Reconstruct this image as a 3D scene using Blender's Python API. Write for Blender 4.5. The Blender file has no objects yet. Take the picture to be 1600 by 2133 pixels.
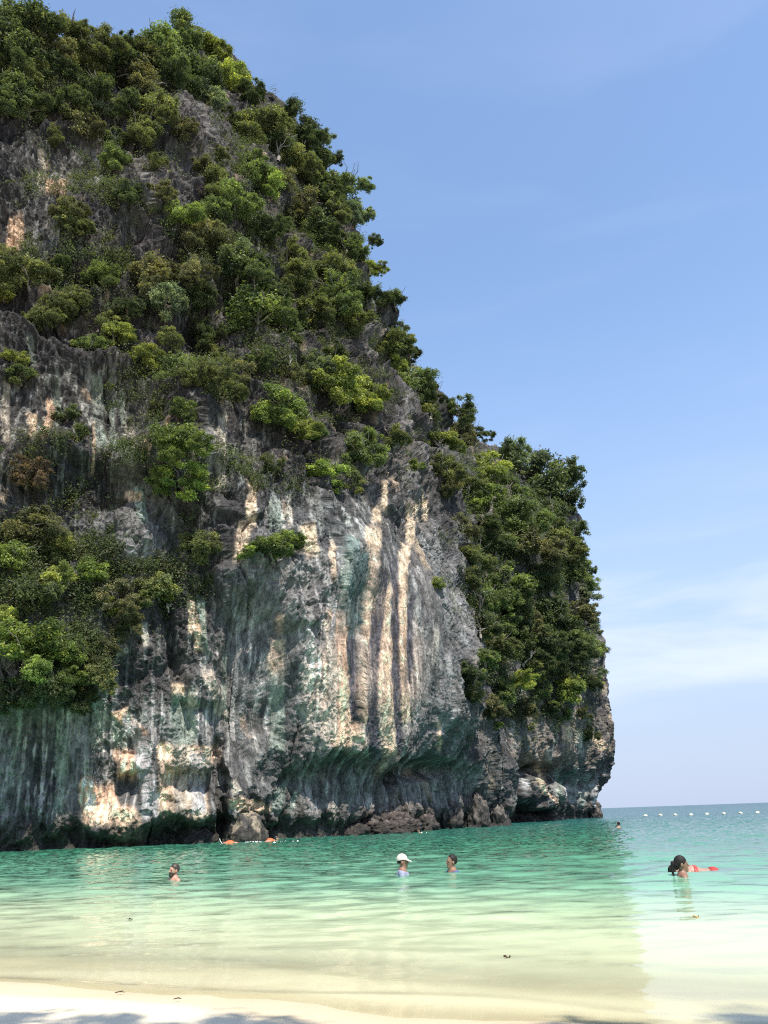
import bpy, math, random
import numpy as np
from mathutils import Vector, Matrix

random.seed(7)
rng = np.random.default_rng(7)
scene = bpy.context.scene
col = scene.collection

# ------------------------------------------------------------------ camera
F_PX, CX, CY = 1707.0, 800.0, 1066.5
ROLL = math.radians(2.0)
PITCH = math.atan(632.8 * math.cos(ROLL) / F_PX)
EYE = np.array([0.0, 0.0, 1.1])
_R0 = np.array([1.0, 0, 0]); _U0 = np.array([0, -math.sin(PITCH), math.cos(PITCH)])
FWD = np.array([0, math.cos(PITCH), math.sin(PITCH)])
RGT = math.cos(ROLL) * _R0 - math.sin(ROLL) * _U0
UPV = math.sin(ROLL) * _R0 + math.cos(ROLL) * _U0
cam_d = bpy.data.cameras.new('camera')
cam_d.sensor_fit = 'VERTICAL'; cam_d.sensor_height = 32.0
cam_d.lens = F_PX / 2133.0 * 32.0
cam_d.clip_start = 0.05; cam_d.clip_end = 20000
cam = bpy.data.objects.new('camera', cam_d); col.objects.link(cam)
cam.matrix_world = Matrix(((RGT[0], UPV[0], -FWD[0], EYE[0]), (RGT[1], UPV[1], -FWD[1], EYE[1]),
                           (RGT[2], UPV[2], -FWD[2], EYE[2]), (0, 0, 0, 1)))
scene.camera = cam

# ------------------------------------------------------------------ light
SUN_EL, SUN_AZ = math.radians(61), math.radians(152)      # azimuth clockwise from +Y: behind the camera, to the right
world = bpy.data.worlds.new('World'); scene.world = world; world.use_nodes = True
nt = world.node_tree; nt.nodes.clear()
def N(t, typ, **kw):
    n = t.nodes.new(typ)
    for k, v in kw.items():
        setattr(n, k, v)
    return n
def setin(n, **kw):
    for k, v in kw.items():
        n.inputs[k.replace('_', ' ')].default_value = v
    return n
out = N(nt, 'ShaderNodeOutputWorld'); bg = N(nt, 'ShaderNodeBackground')
sky = N(nt, 'ShaderNodeTexSky', sky_type='NISHITA', sun_disc=False, sun_elevation=SUN_EL, sun_rotation=SUN_AZ,
        altitude=0, air_density=1.25, dust_density=0.5, ozone_density=4.0)
SKY_STRENGTH = 0.15
bg.inputs['Strength'].default_value = SKY_STRENGTH
# thin cirrus low over the sea, all the way round
tc = N(nt, 'ShaderNodeTexCoord'); mp = N(nt, 'ShaderNodeMapping')
mp.inputs['Scale'].default_value = (1.6, 1.6, 7.5); mp.inputs['Location'].default_value = (0.35, 0.1, 0.55)
mp.inputs['Rotation'].default_value = (math.radians(4), math.radians(-9), 0)
nz = N(nt, 'ShaderNodeTexNoise'); setin(nz, Scale=1.5, Detail=7.0, Roughness=0.52, Distortion=0.35)
rp = N(nt, 'ShaderNodeMapRange'); rp.interpolation_type = 'SMOOTHSTEP'
rp.inputs['From Min'].default_value = 0.44; rp.inputs['From Max'].default_value = 0.74
sep = N(nt, 'ShaderNodeSeparateXYZ')
lo = N(nt, 'ShaderNodeMapRange'); lo.interpolation_type = 'SMOOTHSTEP'
lo.inputs['From Min'].default_value = 0.06; lo.inputs['From Max'].default_value = 0.15
hi = N(nt, 'ShaderNodeMapRange'); hi.interpolation_type = 'SMOOTHSTEP'
hi.inputs['From Min'].default_value = 0.17; hi.inputs['From Max'].default_value = 0.40
hi.inputs['To Min'].default_value = 1.0; hi.inputs['To Max'].default_value = 0.10
m1 = N(nt, 'ShaderNodeMath', operation='MULTIPLY'); m2 = N(nt, 'ShaderNodeMath', operation='MULTIPLY')
m3 = N(nt, 'ShaderNodeMath', operation='MULTIPLY'); m3.inputs[1].default_value = 0.62
mx = N(nt, 'ShaderNodeMix', data_type='RGBA'); mx.inputs['B'].default_value = (4.35, 4.5, 5.3, 1)
L = nt.links.new
L(tc.outputs['Generated'], mp.inputs['Vector']); L(mp.outputs['Vector'], nz.inputs['Vector'])
L(nz.outputs['Fac'], rp.inputs['Value']); L(tc.outputs['Generated'], sep.inputs[0])
L(sep.outputs['Z'], lo.inputs['Value']); L(sep.outputs['Z'], hi.inputs['Value'])
L(lo.outputs[0], m1.inputs[0]); L(hi.outputs[0], m1.inputs[1]); L(m1.outputs[0], m2.inputs[0]); L(rp.outputs[0], m2.inputs[1])
L(m2.outputs[0], m3.inputs[0]); L(m3.outputs[0], mx.inputs['Factor'])
hz = N(nt, 'ShaderNodeMapRange'); hz.interpolation_type = 'SMOOTHSTEP'
hz.inputs['From Min'].default_value = -0.02; hz.inputs['From Max'].default_value = 0.60; hz.inputs['To Min'].default_value = 0.92; hz.inputs['To Max'].default_value = 0.08
mh = N(nt, 'ShaderNodeMix', data_type='RGBA'); mh.inputs['B'].default_value = (2.15, 2.60, 3.60, 1)
L(sep.outputs['Z'], hz.inputs['Value']); L(hz.outputs[0], mh.inputs['Factor']); L(sky.outputs[0], mh.inputs['A']); L(mh.outputs['Result'], mx.inputs['A'])
L(mx.outputs['Result'], bg.inputs['Color']); L(bg.outputs[0], out.inputs['Surface'])

sun_d = bpy.data.lights.new('sun', 'SUN'); sun_d.energy = 4.2; sun_d.angle = math.radians(0.53); sun_d.color = (1.0, 0.95, 0.86)
sun = bpy.data.objects.new('sun', sun_d); col.objects.link(sun)
sdir = Vector((math.sin(SUN_AZ) * math.cos(SUN_EL), math.cos(SUN_AZ) * math.cos(SUN_EL), math.sin(SUN_EL)))
sun.rotation_euler = sdir.to_track_quat('Z', 'Y').to_euler(); sun.location = (20, -30, 60)

scene.view_settings.view_transform = 'Standard'; scene.view_settings.look = 'None'
scene.view_settings.exposure = 0.74; scene.view_settings.gamma = 1.0
scene.view_settings.use_curve_mapping = False
scene.render.engine = 'CYCLES'
scene.cycles.use_denoising = False; scene.cycles.filter_width = 1.15; scene.cycles.sample_clamp_indirect = 4.0
scene.cycles.max_bounces = 8; scene.cycles.diffuse_bounces = 3; scene.cycles.glossy_bounces = 3
scene.cycles.transparent_max_bounces = 12; scene.cycles.transmission_bounces = 4
scene.cycles.caustics_reflective = False; scene.cycles.caustics_refractive = False

# ------------------------------------------------------------------ helpers
def ray(px, py):
    px = np.asarray(px, float)[..., None]; py = np.asarray(py, float)[..., None]
    return FWD * F_PX + RGT * (px - CX) - UPV * (py - CY)
def at_dist(px, py, D):
    r = ray(px, py); h = np.hypot(r[..., 0], r[..., 1])
    return EYE + r * (np.asarray(D, float) / h)[..., None]
def on_z(px, py, z=0.0):
    r = ray(px, py); t = (z - EYE[2]) / r[..., 2]
    return EYE + r * t[..., None]
def project(P):
    d = P - EYE; z = d @ FWD
    return CX + F_PX * (d @ RGT) / z, CY - F_PX * (d @ UPV) / z

_perm = rng.permutation(256); _perm = np.concatenate([_perm, _perm, _perm])
_grad = rng.normal(size=(256, 3)); _grad /= np.linalg.norm(_grad, axis=1, keepdims=True); _grad = _grad.astype(np.float32)
def perlin(p):
    p = np.asarray(p, np.float32); i = np.floor(p).astype(np.int32); f = p - i; i &= 255
    u = f * f * f * (f * (f * 6 - 15) + 10); res = 0
    for dx in (0, 1):
        wx = u[:, 0] if dx else 1 - u[:, 0]
        for dy in (0, 1):
            wy = u[:, 1] if dy else 1 - u[:, 1]
            for dz in (0, 1):
                wz = u[:, 2] if dz else 1 - u[:, 2]
                g = _grad[_perm[_perm[_perm[(i[:, 0] + dx) & 255] + ((i[:, 1] + dy) & 255)] + ((i[:, 2] + dz) & 255)]]
                res = res + wx * wy * wz * ((f[:, 0] - dx) * g[:, 0] + (f[:, 1] - dy) * g[:, 1] + (f[:, 2] - dz) * g[:, 2])
    return res * 1.5
def fbm(p, n=4, gain=0.5):
    a, s, r = 1.0, 1.0, 0
    for k in range(n):
        r = r + a * perlin(p * s + 17.3 * k); a *= gain; s *= 2.03
    return r
def ridged(p, n=4, gain=0.5):
    a, s, r, t = 1.0, 1.0, 0, 0
    for k in range(n):
        r = r + a * (1 - 2 * np.abs(perlin(p * s + 31.7 * k))); t += a; a *= gain; s *= 2.1
    return r / t
def sstep(a, b, x):
    t = np.clip((x - a) / (b - a), 0, 1); return t * t * (3 - 2 * t)
def mixc(c, d, m):
    return c * (1 - m[:, None]) + np.asarray(d, np.float32) * m[:, None]

def mesh_np(name, V, Fq, smooth=True, attrs=None):
    me = bpy.data.meshes.new(name)
    V = np.ascontiguousarray(V, np.float32); Fq = np.ascontiguousarray(Fq, np.int32)
    n, k = Fq.shape
    me.vertices.add(len(V)); me.vertices.foreach_set('co', V.ravel())
    me.loops.add(n * k); me.loops.foreach_set('vertex_index', Fq.ravel())
    me.polygons.add(n); me.polygons.foreach_set('loop_start', np.arange(0, n * k, k, dtype=np.int32))
    me.polygons.foreach_set('use_smooth', np.full(n, smooth, bool))
    for an, (typ, data) in (attrs or {}).items():
        a = me.attributes.new(an, typ, 'POINT')
        if typ == 'FLOAT':
            a.data.foreach_set('value', np.ascontiguousarray(data, np.float32))
        else:
            d4 = np.ones((len(V), 4), np.float32); d4[:, :3] = data
            a.data.foreach_set('color', d4.ravel())
    me.update(calc_edges=True); me.validate()
    return me
def link(name, me, mat=None, parent=None, **props):
    o = bpy.data.objects.new(name, me); col.objects.link(o)
    if mat is not None:
        if me.materials: o.material_slots[0].link = 'OBJECT'; o.material_slots[0].material = mat
        else: me.materials.append(mat)
    if parent is not None: o.parent = parent
    for k, v in props.items(): o[k] = v
    return o
def grid_faces(r, c):
    i = np.arange(r * c).reshape(r, c)
    return np.stack([i[:-1, :-1], i[:-1, 1:], i[1:, 1:], i[1:, :-1]], -1).reshape(-1, 4)

def mat_new(name):
    m = bpy.data.materials.new(name); m.use_nodes = True; t = m.node_tree; t.nodes.clear()
    o = N(t, 'ShaderNodeOutputMaterial'); return m, t, o
def simple(name, rgb, rough=0.6, spec=0.4, var=0.12, scale=30.0):
    m, t, o = mat_new(name); b = N(t, 'ShaderNodeBsdfPrincipled')
    b.inputs['Roughness'].default_value = rough; b.inputs['Specular IOR Level'].default_value = spec
    n = N(t, 'ShaderNodeTexNoise'); setin(n, Scale=scale, Detail=4.0); c = N(t, 'ShaderNodeTexCoord')
    r = N(t, 'ShaderNodeMapRange'); r.inputs['To Min'].default_value = 1 - var * 2; r.inputs['To Max'].default_value = 1 + var * 2
    v = N(t, 'ShaderNodeVectorMath', operation='SCALE'); v.inputs[0].default_value = rgb
    t.links.new(c.outputs['Object'], n.inputs['Vector']); t.links.new(n.outputs['Fac'], r.inputs['Value'])
    t.links.new(r.outputs[0], v.inputs['Scale']); t.links.new(v.outputs[0], b.inputs['Base Color'])
    t.links.new(b.outputs[0], o.inputs['Surface']); return m

# ------------------------------------------------------------------ shore, sand, water
SH0 = np.array([-0.1, 5.75]); SHN = np.array([0.42, 0.9075])
def shore_s(x, y):                                    # metres seaward of the waterline
    s = (x - SH0[0]) * SHN[0] + (y - SH0[1]) * SHN[1]
    t = (x - SH0[0]) * SHN[1] - (y - SH0[1]) * SHN[0]
    return s + 0.10 * np.sin(t * 1.1 + 0.7) + 0.05 * np.sin(t * 2.7 + 2) + 0.0015 * np.clip(np.abs(t) - 4, 0, 60) ** 2
_ds = np.array([-60, -20, -6, -2, -0.7, 0, 0.8, 1.6, 3, 6, 9, 12, 16, 25, 45, 100, 400, 6000.])
_dz = np.array([3.2, 1.3, .33, .115, .045, 0, -.05, -.13, -.32, -.78, -1.2, -1.34, -1.55, -2.3, -3.6, -6.5, -14, -30.])
def ground_z(x, y):
    return np.interp(shore_s(x, y), _ds, _dz)

def sheet(x0, x1, y0, y1, nx, ny):
    X, Y = np.meshgrid(np.linspace(x0, x1, nx), np.linspace(y0, y1, ny)); return X.ravel(), Y.ravel()
# one ground sheet, finer near the beach
ys = np.concatenate([np.linspace(-40, 2, 30)[:-1], np.linspace(2, 12, 170)[:-1], 12 * 1.06 ** np.arange(0, 106)])
xs = np.concatenate([-8 * 1.09 ** np.arange(75, 0, -1), np.linspace(-8, 8, 190), 8 * 1.09 ** np.arange(1, 76)])
X, Y = np.meshgrid(xs, ys); X = X.ravel(); Y = Y.ravel()
Z = ground_z(X, Y); S = shore_s(X, Y)
land = sstep(0.3, -0.8, S)
P3 = np.stack([X, Y, X * 0], 1)
Z = Z + land * (0.020 * fbm(P3 * 0.9, 3) + 0.010 * fbm(P3 * 4.0, 3)) * (np.abs(X) < 60) + (1 - land) * 0.02 * fbm(P3 * 0.5, 3)
wet = sstep(-0.85, -0.50, S + 0.10 * fbm(P3 * 0.8 + 5, 3))
damp = sstep(-0.45, 0.1, S + 0.18 * fbm(P3 * 0.7 + 9, 3))
m_sand, t, o = mat_new('sand')
b = N(t, 'ShaderNodeBsdfPrincipled'); at = N(t, 'ShaderNodeAttribute', attribute_name='wet')
tc = N(t, 'ShaderNodeTexCoord'); n1 = N(t, 'ShaderNodeTexNoise'); setin(n1, Scale=1.3, Detail=6.0, Roughness=0.6)
n2 = N(t, 'ShaderNodeTexNoise'); setin(n2, Scale=160.0, Detail=3.0)
cr = N(t, 'ShaderNodeMix', data_type='RGBA'); cr.inputs['A'].default_value = (0.74, 0.625, 0.445, 1); cr.inputs['B'].default_value = (0.60, 0.475, 0.305, 1)
mr = N(t, 'ShaderNodeMapRange'); mr.inputs['To Min'].default_value = 0.86; mr.inputs['To Max'].default_value = 1.10
mr2 = N(t, 'ShaderNodeMapRange'); mr2.inputs['To Min'].default_value = 0.9; mr2.inputs['To Max'].default_value = 1.08
mm = N(t, 'ShaderNodeMath', operation='MULTIPLY'); vs = N(t, 'ShaderNodeVectorMath', operation='SCALE')
rr = N(t, 'ShaderNodeMapRange'); rr.inputs['To Min'].default_value = 0.9; rr.inputs['To Max'].default_value = 0.42
bp = N(t, 'ShaderNodeBump'); setin(bp, Strength=0.35, Distance=0.01)
K = t.links.new
for n in (n1, n2): K(tc.outputs['Object'], n.inputs['Vector'])
K(at.outputs['Fac'], cr.inputs['Factor']); K(n1.outputs['Fac'], mr.inputs['Value']); K(n2.outputs['Fac'], mr2.inputs['Value'])
K(mr.outputs[0], mm.inputs[0]); K(mr2.outputs[0], mm.inputs[1]); K(cr.outputs['Result'], vs.inputs[0]); K(mm.outputs[0], vs.inputs['Scale'])
K(vs.outputs[0], b.inputs['Base Color']); K(at.outputs['Fac'], rr.inputs['Value']); K(rr.outputs[0], b.inputs['Roughness'])
K(n2.outputs['Fac'], bp.inputs['Height']); K(bp.outputs[0], b.inputs['Normal']); K(b.outputs[0], o.inputs['Surface'])
wetv = np.clip(0.75 * wet + 0.25 * damp, 0, 1) * (1 - 0.95 * sstep(0.0, 0.55, S))
link('sand_beach', mesh_np('sand_beach', np.stack([X, Y, Z], 1), grid_faces(len(ys), len(xs)), True, {'wet': ('FLOAT', wetv)}), m_sand, kind='structure')

# water
ys = np.concatenate([np.linspace(3.0, 4.0, 14)[:-1], 4.0 * 1.0085 ** np.arange(0, 560), 4.0 * 1.0085 ** 559 * 1.05 ** np.arange(1, 62)])
az = np.concatenate([np.linspace(-75, -36, 30)[:-1], np.linspace(-36, 36, 330), np.linspace(36, 75, 30)[1:]])
A, Y = np.meshgrid(np.radians(az), ys); A = A.ravel(); Y = Y.ravel()
X = np.tan(A) * Y
sp = np.maximum(Y * 0.0085, Y * math.radians(72 / 330))
Zw = np.zeros_like(X)
wr = np.random.default_rng(11)
for k in range(46):
    lam = 0.28 * 1.085 ** k * wr.uniform(0.9, 1.1)            # 0.28 m .. 11 m
    ang = math.radians(86) + wr.normal() * 0.48
    kx, ky = math.cos(ang) * 2 * math.pi / lam, math.sin(ang) * 2 * math.pi / lam
    amp = 0.0033 * lam ** 0.95 if lam < 1.0 else 0.0033 * lam ** 0.15
    ph = wr.uniform(0, 6.28)
    w = np.sin(kx * X + ky * Y + ph + 0.8 * np.sin(0.31 * X * wr.uniform(-1, 1) + 0.23 * Y * wr.uniform(-1, 1) + ph))
    fade = np.clip(lam / (sp * 3.5) - 1, 0, 1)
    Zw += amp * w * fade
depth0 = -ground_z(X, Y)
gust = 0.75 + 0.45 * fbm(np.stack([X * 0.09, Y * 0.05, X * 0], 1), 3)
Zw *= (0.10 + 0.90 * sstep(0.0, 1.0, depth0)) * np.clip(gust, 0.3, 1.4)
# low swash ridges running up the beach
S = shore_s(X, Y); T = (X - SH0[0]) * SHN[1] - (Y - SH0[1]) * SHN[0]
for s0, hgt, wd in ((0.15, 0.012, 0.12), (0.85, 0.010, 0.24), (1.7, 0.010, 0.32)):
    c = s0 + 0.22 * np.sin(T * 0.9 + s0 * 5) + 0.10 * np.sin(T * 2.3 + s0 * 9)
    Zw += hgt * np.exp(-((S - c) / wd) ** 2)
Zw += np.clip(wr.normal(size=len(Zw)), -2, 2) * np.minimum(sp * 0.05, 0.03) * sstep(14, 34, Y)
WATER = (X, Y, Zw)
depth = np.clip(depth0 + Zw * 1.5 * (Y < 14), 0.0, 60)
m_water, t, o = mat_new('sea_water'); K = t.links.new
at = N(t, 'ShaderNodeAttribute', attribute_name='depth'); tc = N(t, 'ShaderNodeTexCoord')
ex = N(t, 'ShaderNodeMath', operation='MULTIPLY'); ex.inputs[1].default_value = -6.5
e2 = N(t, 'ShaderNodeMath', operation='EXPONENT'); e3 = N(t, 'ShaderNodeMath', operation='SUBTRACT'); e3.inputs[0].default_value = 1.0
K(at.outputs['Fac'], ex.inputs[0]); K(ex.outputs[0], e2.inputs[0]); K(e2.outputs[0], e3.inputs[1])
lg = N(t, 'ShaderNodeMath', operation='DIVIDE'); lg.inputs[1].default_value = 10.0; K(at.outputs['Fac'], lg.inputs[0])
pw = N(t, 'ShaderNodeMath', operation='POWER'); pw.inputs[1].default_value = 0.5; K(lg.outputs[0], pw.inputs[0])
ramp = N(t, 'ShaderNodeValToRGB'); K(pw.outputs[0], ramp.inputs[0])
WC = [(0.0, (0.80, 0.71, 0.47)), (0.12, (0.72, 0.73, 0.46)), (0.25, (0.44, 0.55, 0.34)), (0.325, (0.235, 0.43, 0.275)),
      (0.37, (0.125, 0.32, 0.20)), (0.48, (0.055, 0.215, 0.130)), (0.60, (0.032, 0.150, 0.105)), (0.80, (0.024, 0.110, 0.112)), (1.0, (0.020, 0.094, 0.108))]
el = ramp.color_ramp.elements
while len(el) > 1: el.remove(el[-1])
el[0].position = 0; el[0].color = WC[0][1] + (1,)
for p_, c_ in WC[1:]:
    e_ = el.new(p_); e_.color = c_ + (1,)
df = N(t, 'ShaderNodeBsdfDiffuse'); K(ramp.outputs[0], df.inputs['Color'])
tr = N(t, 'ShaderNodeBsdfTransparent'); tr.inputs['Color'].default_value = (0.93, 0.98, 0.94, 1)
mxd = N(t, 'ShaderNodeMixShader'); K(e3.outputs[0], mxd.inputs[0]); K(tr.outputs[0], mxd.inputs[1]); K(df.outputs[0], mxd.inputs[2])
mpa = N(t, 'ShaderNodeMapping'); mpa.inputs['Scale'].default_value = (0.55, 1.0, 1)
na = N(t, 'ShaderNodeTexNoise'); setin(na, Scale=3.4, Detail=5.0, Roughness=0.58, Distortion=0.2)
K(tc.outputs['Object'], mpa.inputs['Vector']); K(mpa.outputs[0], na.inputs['Vector'])
ce = N(t, 'ShaderNodeVectorMath', operation='SUBTRACT'); ce.inputs[1].default_value = (0.5, 0.5, 0.5); K(na.outputs['Color'], ce.inputs[0])
fl_ = N(t, 'ShaderNodeVectorMath', operation='MULTIPLY'); fl_.inputs[1].default_value = (0.7, 1.0, 0.0); K(ce.outputs[0], fl_.inputs[0])
kk = N(t, 'ShaderNodeMapRange'); kk.inputs['From Min'].default_value = 0.0; kk.inputs['From Max'].default_value = 5.0; kk.inputs['To Min'].default_value = 0.10; kk.inputs['To Max'].default_value = 1.7
K(at.outputs['Fac'], kk.inputs['Value'])
sc_ = N(t, 'ShaderNodeVectorMath', operation='SCALE'); K(fl_.outputs[0], sc_.inputs[0]); K(kk.outputs[0], sc_.inputs['Scale'])
ge = N(t, 'ShaderNodeNewGeometry'); ad = N(t, 'ShaderNodeVectorMath', operation='ADD'); K(ge.outputs['Normal'], ad.inputs[0]); K(sc_.outputs[0], ad.inputs[1])
b2 = N(t, 'ShaderNodeVectorMath', operation='NORMALIZE'); K(ad.outputs[0], b2.inputs[0])
fr = N(t, 'ShaderNodeFresnel'); fr.inputs['IOR'].default_value = 1.125; K(b2.outputs[0], fr.inputs['Normal'])
gl = N(t, 'ShaderNodeBsdfGlossy'); gl.inputs['Roughness'].default_value = 0.06; K(b2.outputs[0], gl.inputs['Normal'])
mxs = N(t, 'ShaderNodeMixShader'); K(fr.outputs[0], mxs.inputs[0]); K(mxd.outputs[0], mxs.inputs[1]); K(gl.outputs[0], mxs.inputs[2])
K(mxs.outputs[0], o.inputs['Surface'])
link('sea_water', mesh_np('sea_water', np.stack([X, Y, Zw], 1), grid_faces(len(ys), len(az)), True, {'depth': ('FLOAT', depth)}), m_water, kind='structure')

# ------------------------------------------------------------------ cliff
E_MAIN = np.array([(60, 330), (110, 425), (150, 470), (200, 500), (240, 560), (300, 630), (400, 676), (480, 712), (560, 742), (620, 775), (650, 795), (720, 803), (780, 812),
                   (830, 862), (870, 882), (950, 893), (1000, 908), (1060, 940), (1130, 955), (1200, 962), (1330, 978), (1400, 998), (1470, 1015), (1560, 1030), (1800, 1035)], float)
E_REAR = np.array([(840, 860), (880, 905), (940, 985), (990, 1085), (1050, 1150), (1090, 1185), (1180, 1208), (1260, 1220), (1340, 1233), (1400, 1248), (1440, 1252), (1470, 1253),
                   (1520, 1262), (1560, 1268), (1590, 1262), (1610, 1256), (1640, 1248), (1700, 1245), (1800, 1245)], float)
DB_MAIN = np.array([(-300, 51.5), (0, 51), (300, 50.6), (500, 51.5), (720, 55), (860, 61), (950, 67.5), (1010, 73.5), (1060, 76)], float)
DB_REAR = np.array([(850, 66), (960, 77), (1050, 86.5), (1160, 98), (1245, 112), (1300, 116)], float)

def ell(x, y, L_):
    d = np.zeros_like(x)
    for cx, cy, rx, ry, a in L_:
        r = np.sqrt(((x - cx) / rx) ** 2 + ((y - cy) / ry) ** 2); d += a * sstep(1.15, 0.45, r)
    return d
# (x points down the streak), width, kind
STREAKS = [
 ('c', [(781,1105),(775,1200),(762,1310),(755,1420),(753,1462),(758,1500)], 25), ('c', [(812,1225),(806,1325),(803,1420),(812,1494),(812,1565)], 26),
 ('c', [(843,1140),(839,1231),(837,1325),(841,1403),(846,1500)], 15), ('c', [(856,1055),(853,1130)], 17), ('c', [(803,1010),(800,1060)], 10), ('c', [(784,1055),(784,1088)], 15),
 ('o', [(709,1280),(716,1340),(709,1400),(718,1460),(725,1550)], 50), ('p', [(690,1290),(693,1400),(690,1540)], 18),
 ('c', [(509,1095),(497,1160)], 26), ('c', [(525,1010),(524,1090)], 16), ('o', [(584,1285),(582,1315)], 14), ('c', [(578,1335),(574,1400)], 24), ('g', [(575,1400),(580,1560)], 24),
 ('g', [(467,1370),(466,1460),(470,1500)], 9), ('t', [(733,1125),(728,1220),(718,1300)], 27), ('g', [(720,1150),(714,1260)], 12), ('d', [(755,1150),(742,1300),(736,1400)], 28),
 ('b', [(797,1190),(787,1294),(775,1420),(778,1462),(781,1580)], 20), ('b', [(823,1160),(823,1325),(826,1430),(834,1560)], 13), ('b', [(866,1240),(856,1262),(849,1420)], 11),
 ('b', [(737,1330),(738,1430),(742,1500)], 18), ('w', [(697,1260),(690,1330)], 8), ('w', [(705,1130),(702,1230)], 5),
 ('c', [(390,1553),(390,1592)], 112), ('c', [(400,1654),(402,1704)], 72), ('c', [(345,1560),(350,1700)], 28), ('p', [(372,1560),(376,1690)], 26), ('w', [(410,1570),(412,1690)], 26),
 ('g', [(131,1510),(128,1600),(122,1690)], 22), ('g', [(200,1470),(203,1560)], 17), ('g', [(247,1495),(252,1562)], 20), ('g', [(180,1560),(184,1660)], 10), ('g', [(40,1500),(20,1640)], 9),
 ('w', [(92,1490),(88,1620),(80,1720)], 7), ('o', [(184,1630),(188,1718)], 26), ('o', [(259,1570),(262,1616)], 34), ('o', [(258,1690),(272,1760)], 66), ('o', [(218,1640),(228,1715)], 36), ('o', [(246,1482),(262,1500),(292,1522)], 30),
 ('w', [(272,1500),(295,1560),(308,1640),(312,1700)], 26), ('g', [(375,1440),(380,1556)], 32), ('g', [(400,1440),(402,1540)], 14), ('p', [(403,1446),(404,1474)], 15), ('c', [(369,1424),(372,1444)], 24), ('p', [(430,1400),(448,1440),(462,1490)], 20),
 ('o', [(115,378),(118,404)], 34), ('o', [(35,455),(34,500),(22,528)], 26), ('w', [(75,460),(72,500)], 9), ('p', [(85,320),(88,400)], 12), ('w', [(205,335),(200,380)], 8), ('p', [(15,800),(12,910)], 13), ('g', [(200,790),(206,860),(210,930)], 19), ('g', [(255,822),(258,884)], 9),
 ('p', [(268,890),(272,960)], 20), ('c', [(65,870),(66,902)], 16), ('o', [(108,842),(100,880),(90,906)], 15), ('p', [(462,872),(460,950),(462,1010)], 17), ('o', [(308,920),(302,950)], 14), ('c', [(197,890),(194,980)], 6), ('g', [(60,700),(68,760)], 12),
 ('g', [(120,790),(118,880)], 12), ('g', [(232,800),(236,930)], 9), ('g', [(285,1020),(300,1080)], 18), ('o', [(278,1030),(280,1042)], 26), ('c', [(409,1195),(411,1225)], 12), ('o', [(418,1285),(414,1352)], 19), ('c', [(400,1258),(399,1312)], 12), ('g', [(420,1250),(424,1350)], 13),
 ('p', [(600,790),(602,830)], 9), ('w', [(540,460),(542,520)], 8), ('g', [(570,1050),(572,1100)], 20), ('p', [(602,1040),(604,1090)], 9), ('c', [(885,1040),(884,1080)], 9), ('p', [(908,1320),(906,1380)], 12), ('o', [(915,1510),(914,1560)], 6), ('c', [(690,1130),(695,1200)], 9),
 ('g', [(590,1620),(576,1690)], 16), ('g', [(620,1640),(600,1700)], 10), ('p', [(690,1680),(700,1712)], 22), ('w', [(650,1670),(655,1700)], 16), ('g', [(745,1600),(722,1680)], 12), ('p', [(480,1625),(492,1650)], 20), ('o', [(490,1666),(505,1690)], 34), ('o', [(530,1668),(552,1690)], 30),
 ('w', [(486,1690),(490,1720)], 18), ('c', [(642,1100),(650,1150)], 26), ('p', [(300,1300),(302,1340)], 14), ('p', [(248,1330),(256,1360)], 20),
]
STREAKS_R = [('o', [(1180,1515),(1182,1545)], 16), ('c', [(1020,1620),(1018,1680)], 22), ('o', [(1063,1628),(1058,1668)], 13), ('o', [(1048,1650),(1045,1672)], 16), ('o', [(1122,1605),(1136,1650),(1160, 1668)], 9), ('w', [(1095, 1625), (1100, 1650)], 14),
 ('g', [(1160,1610),(1170,1680)], 12), ('g', [(1225,1620),(1212,1680)], 10), ('g', [(1200,1600),(1190,1680)], 8), ('p', [(1015,1520),(1016,1560)], 9), ('w', [(1240,1640),(1243,1690)], 8), ('p', [(1205,1530),(1210,1570)], 12), ('p', [(1010,1660),(1000,1700)], 30), ('o', [(1240,1530),(1258,1560)], 22), ('p', [(1140,1560),(1142,1585)], 12)]
SC = {'c': (0.56, 0.435, 0.305), 'o': (0.58, 0.41, 0.28), 'p': (0.38, 0.35, 0.285), 'g': (0.20, 0.235, 0.195), 't': (0.14, 0.185, 0.165), 'd': (0.065, 0.10, 0.095), 'b': (0.07, 0.072, 0.082), 'w': (0.36, 0.36, 0.345)}
SD = {'c': 0.04, 'o': 0.05, 'p': 0.05, 'g': 0.06, 't': 0.08, 'd': -0.06, 'b': -0.06, 'w': 0.05}

def streaks(px, py, L_, color, disp, w1, w2, w3):
    for kind, pts, wd in L_:
        pts = np.array(pts, float); y0, y1 = pts[0, 1], pts[-1, 1]
        sel = np.where((py > y0 - 25) & (py < y1 + 25) & (px > pts[:, 0].min() - wd - 25) & (px < pts[:, 0].max() + wd + 25))[0]
        if not len(sel): continue
        x = px[sel]; y = py[sel]
        cx = np.interp(y, pts[:, 1], pts[:, 0]); e = 7.0 if y1 - y0 < 45 else 16.0
        hw = wd * (0.66 if wd < 60 else 0.5) * (1 + 0.30 * w2[sel])
        m = sstep(1.12, 0.72, np.abs(x - cx + 3.0 * w1[sel] + 2.0 * w2[sel]) / np.maximum(hw, 2))
        m *= sstep(y0 - e, y0 + e * 0.4, y + 9 * w2[sel]) * sstep(y1 + e, y1 - e * 0.4, y + 9 * w2[sel])
        disp[sel] += SD[kind] * m
        m = m * np.clip(0.92 + 0.6 * w3[sel], 0.2, 1)
        color[sel] = mixc(color[sel], SC[kind], m)

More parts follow.
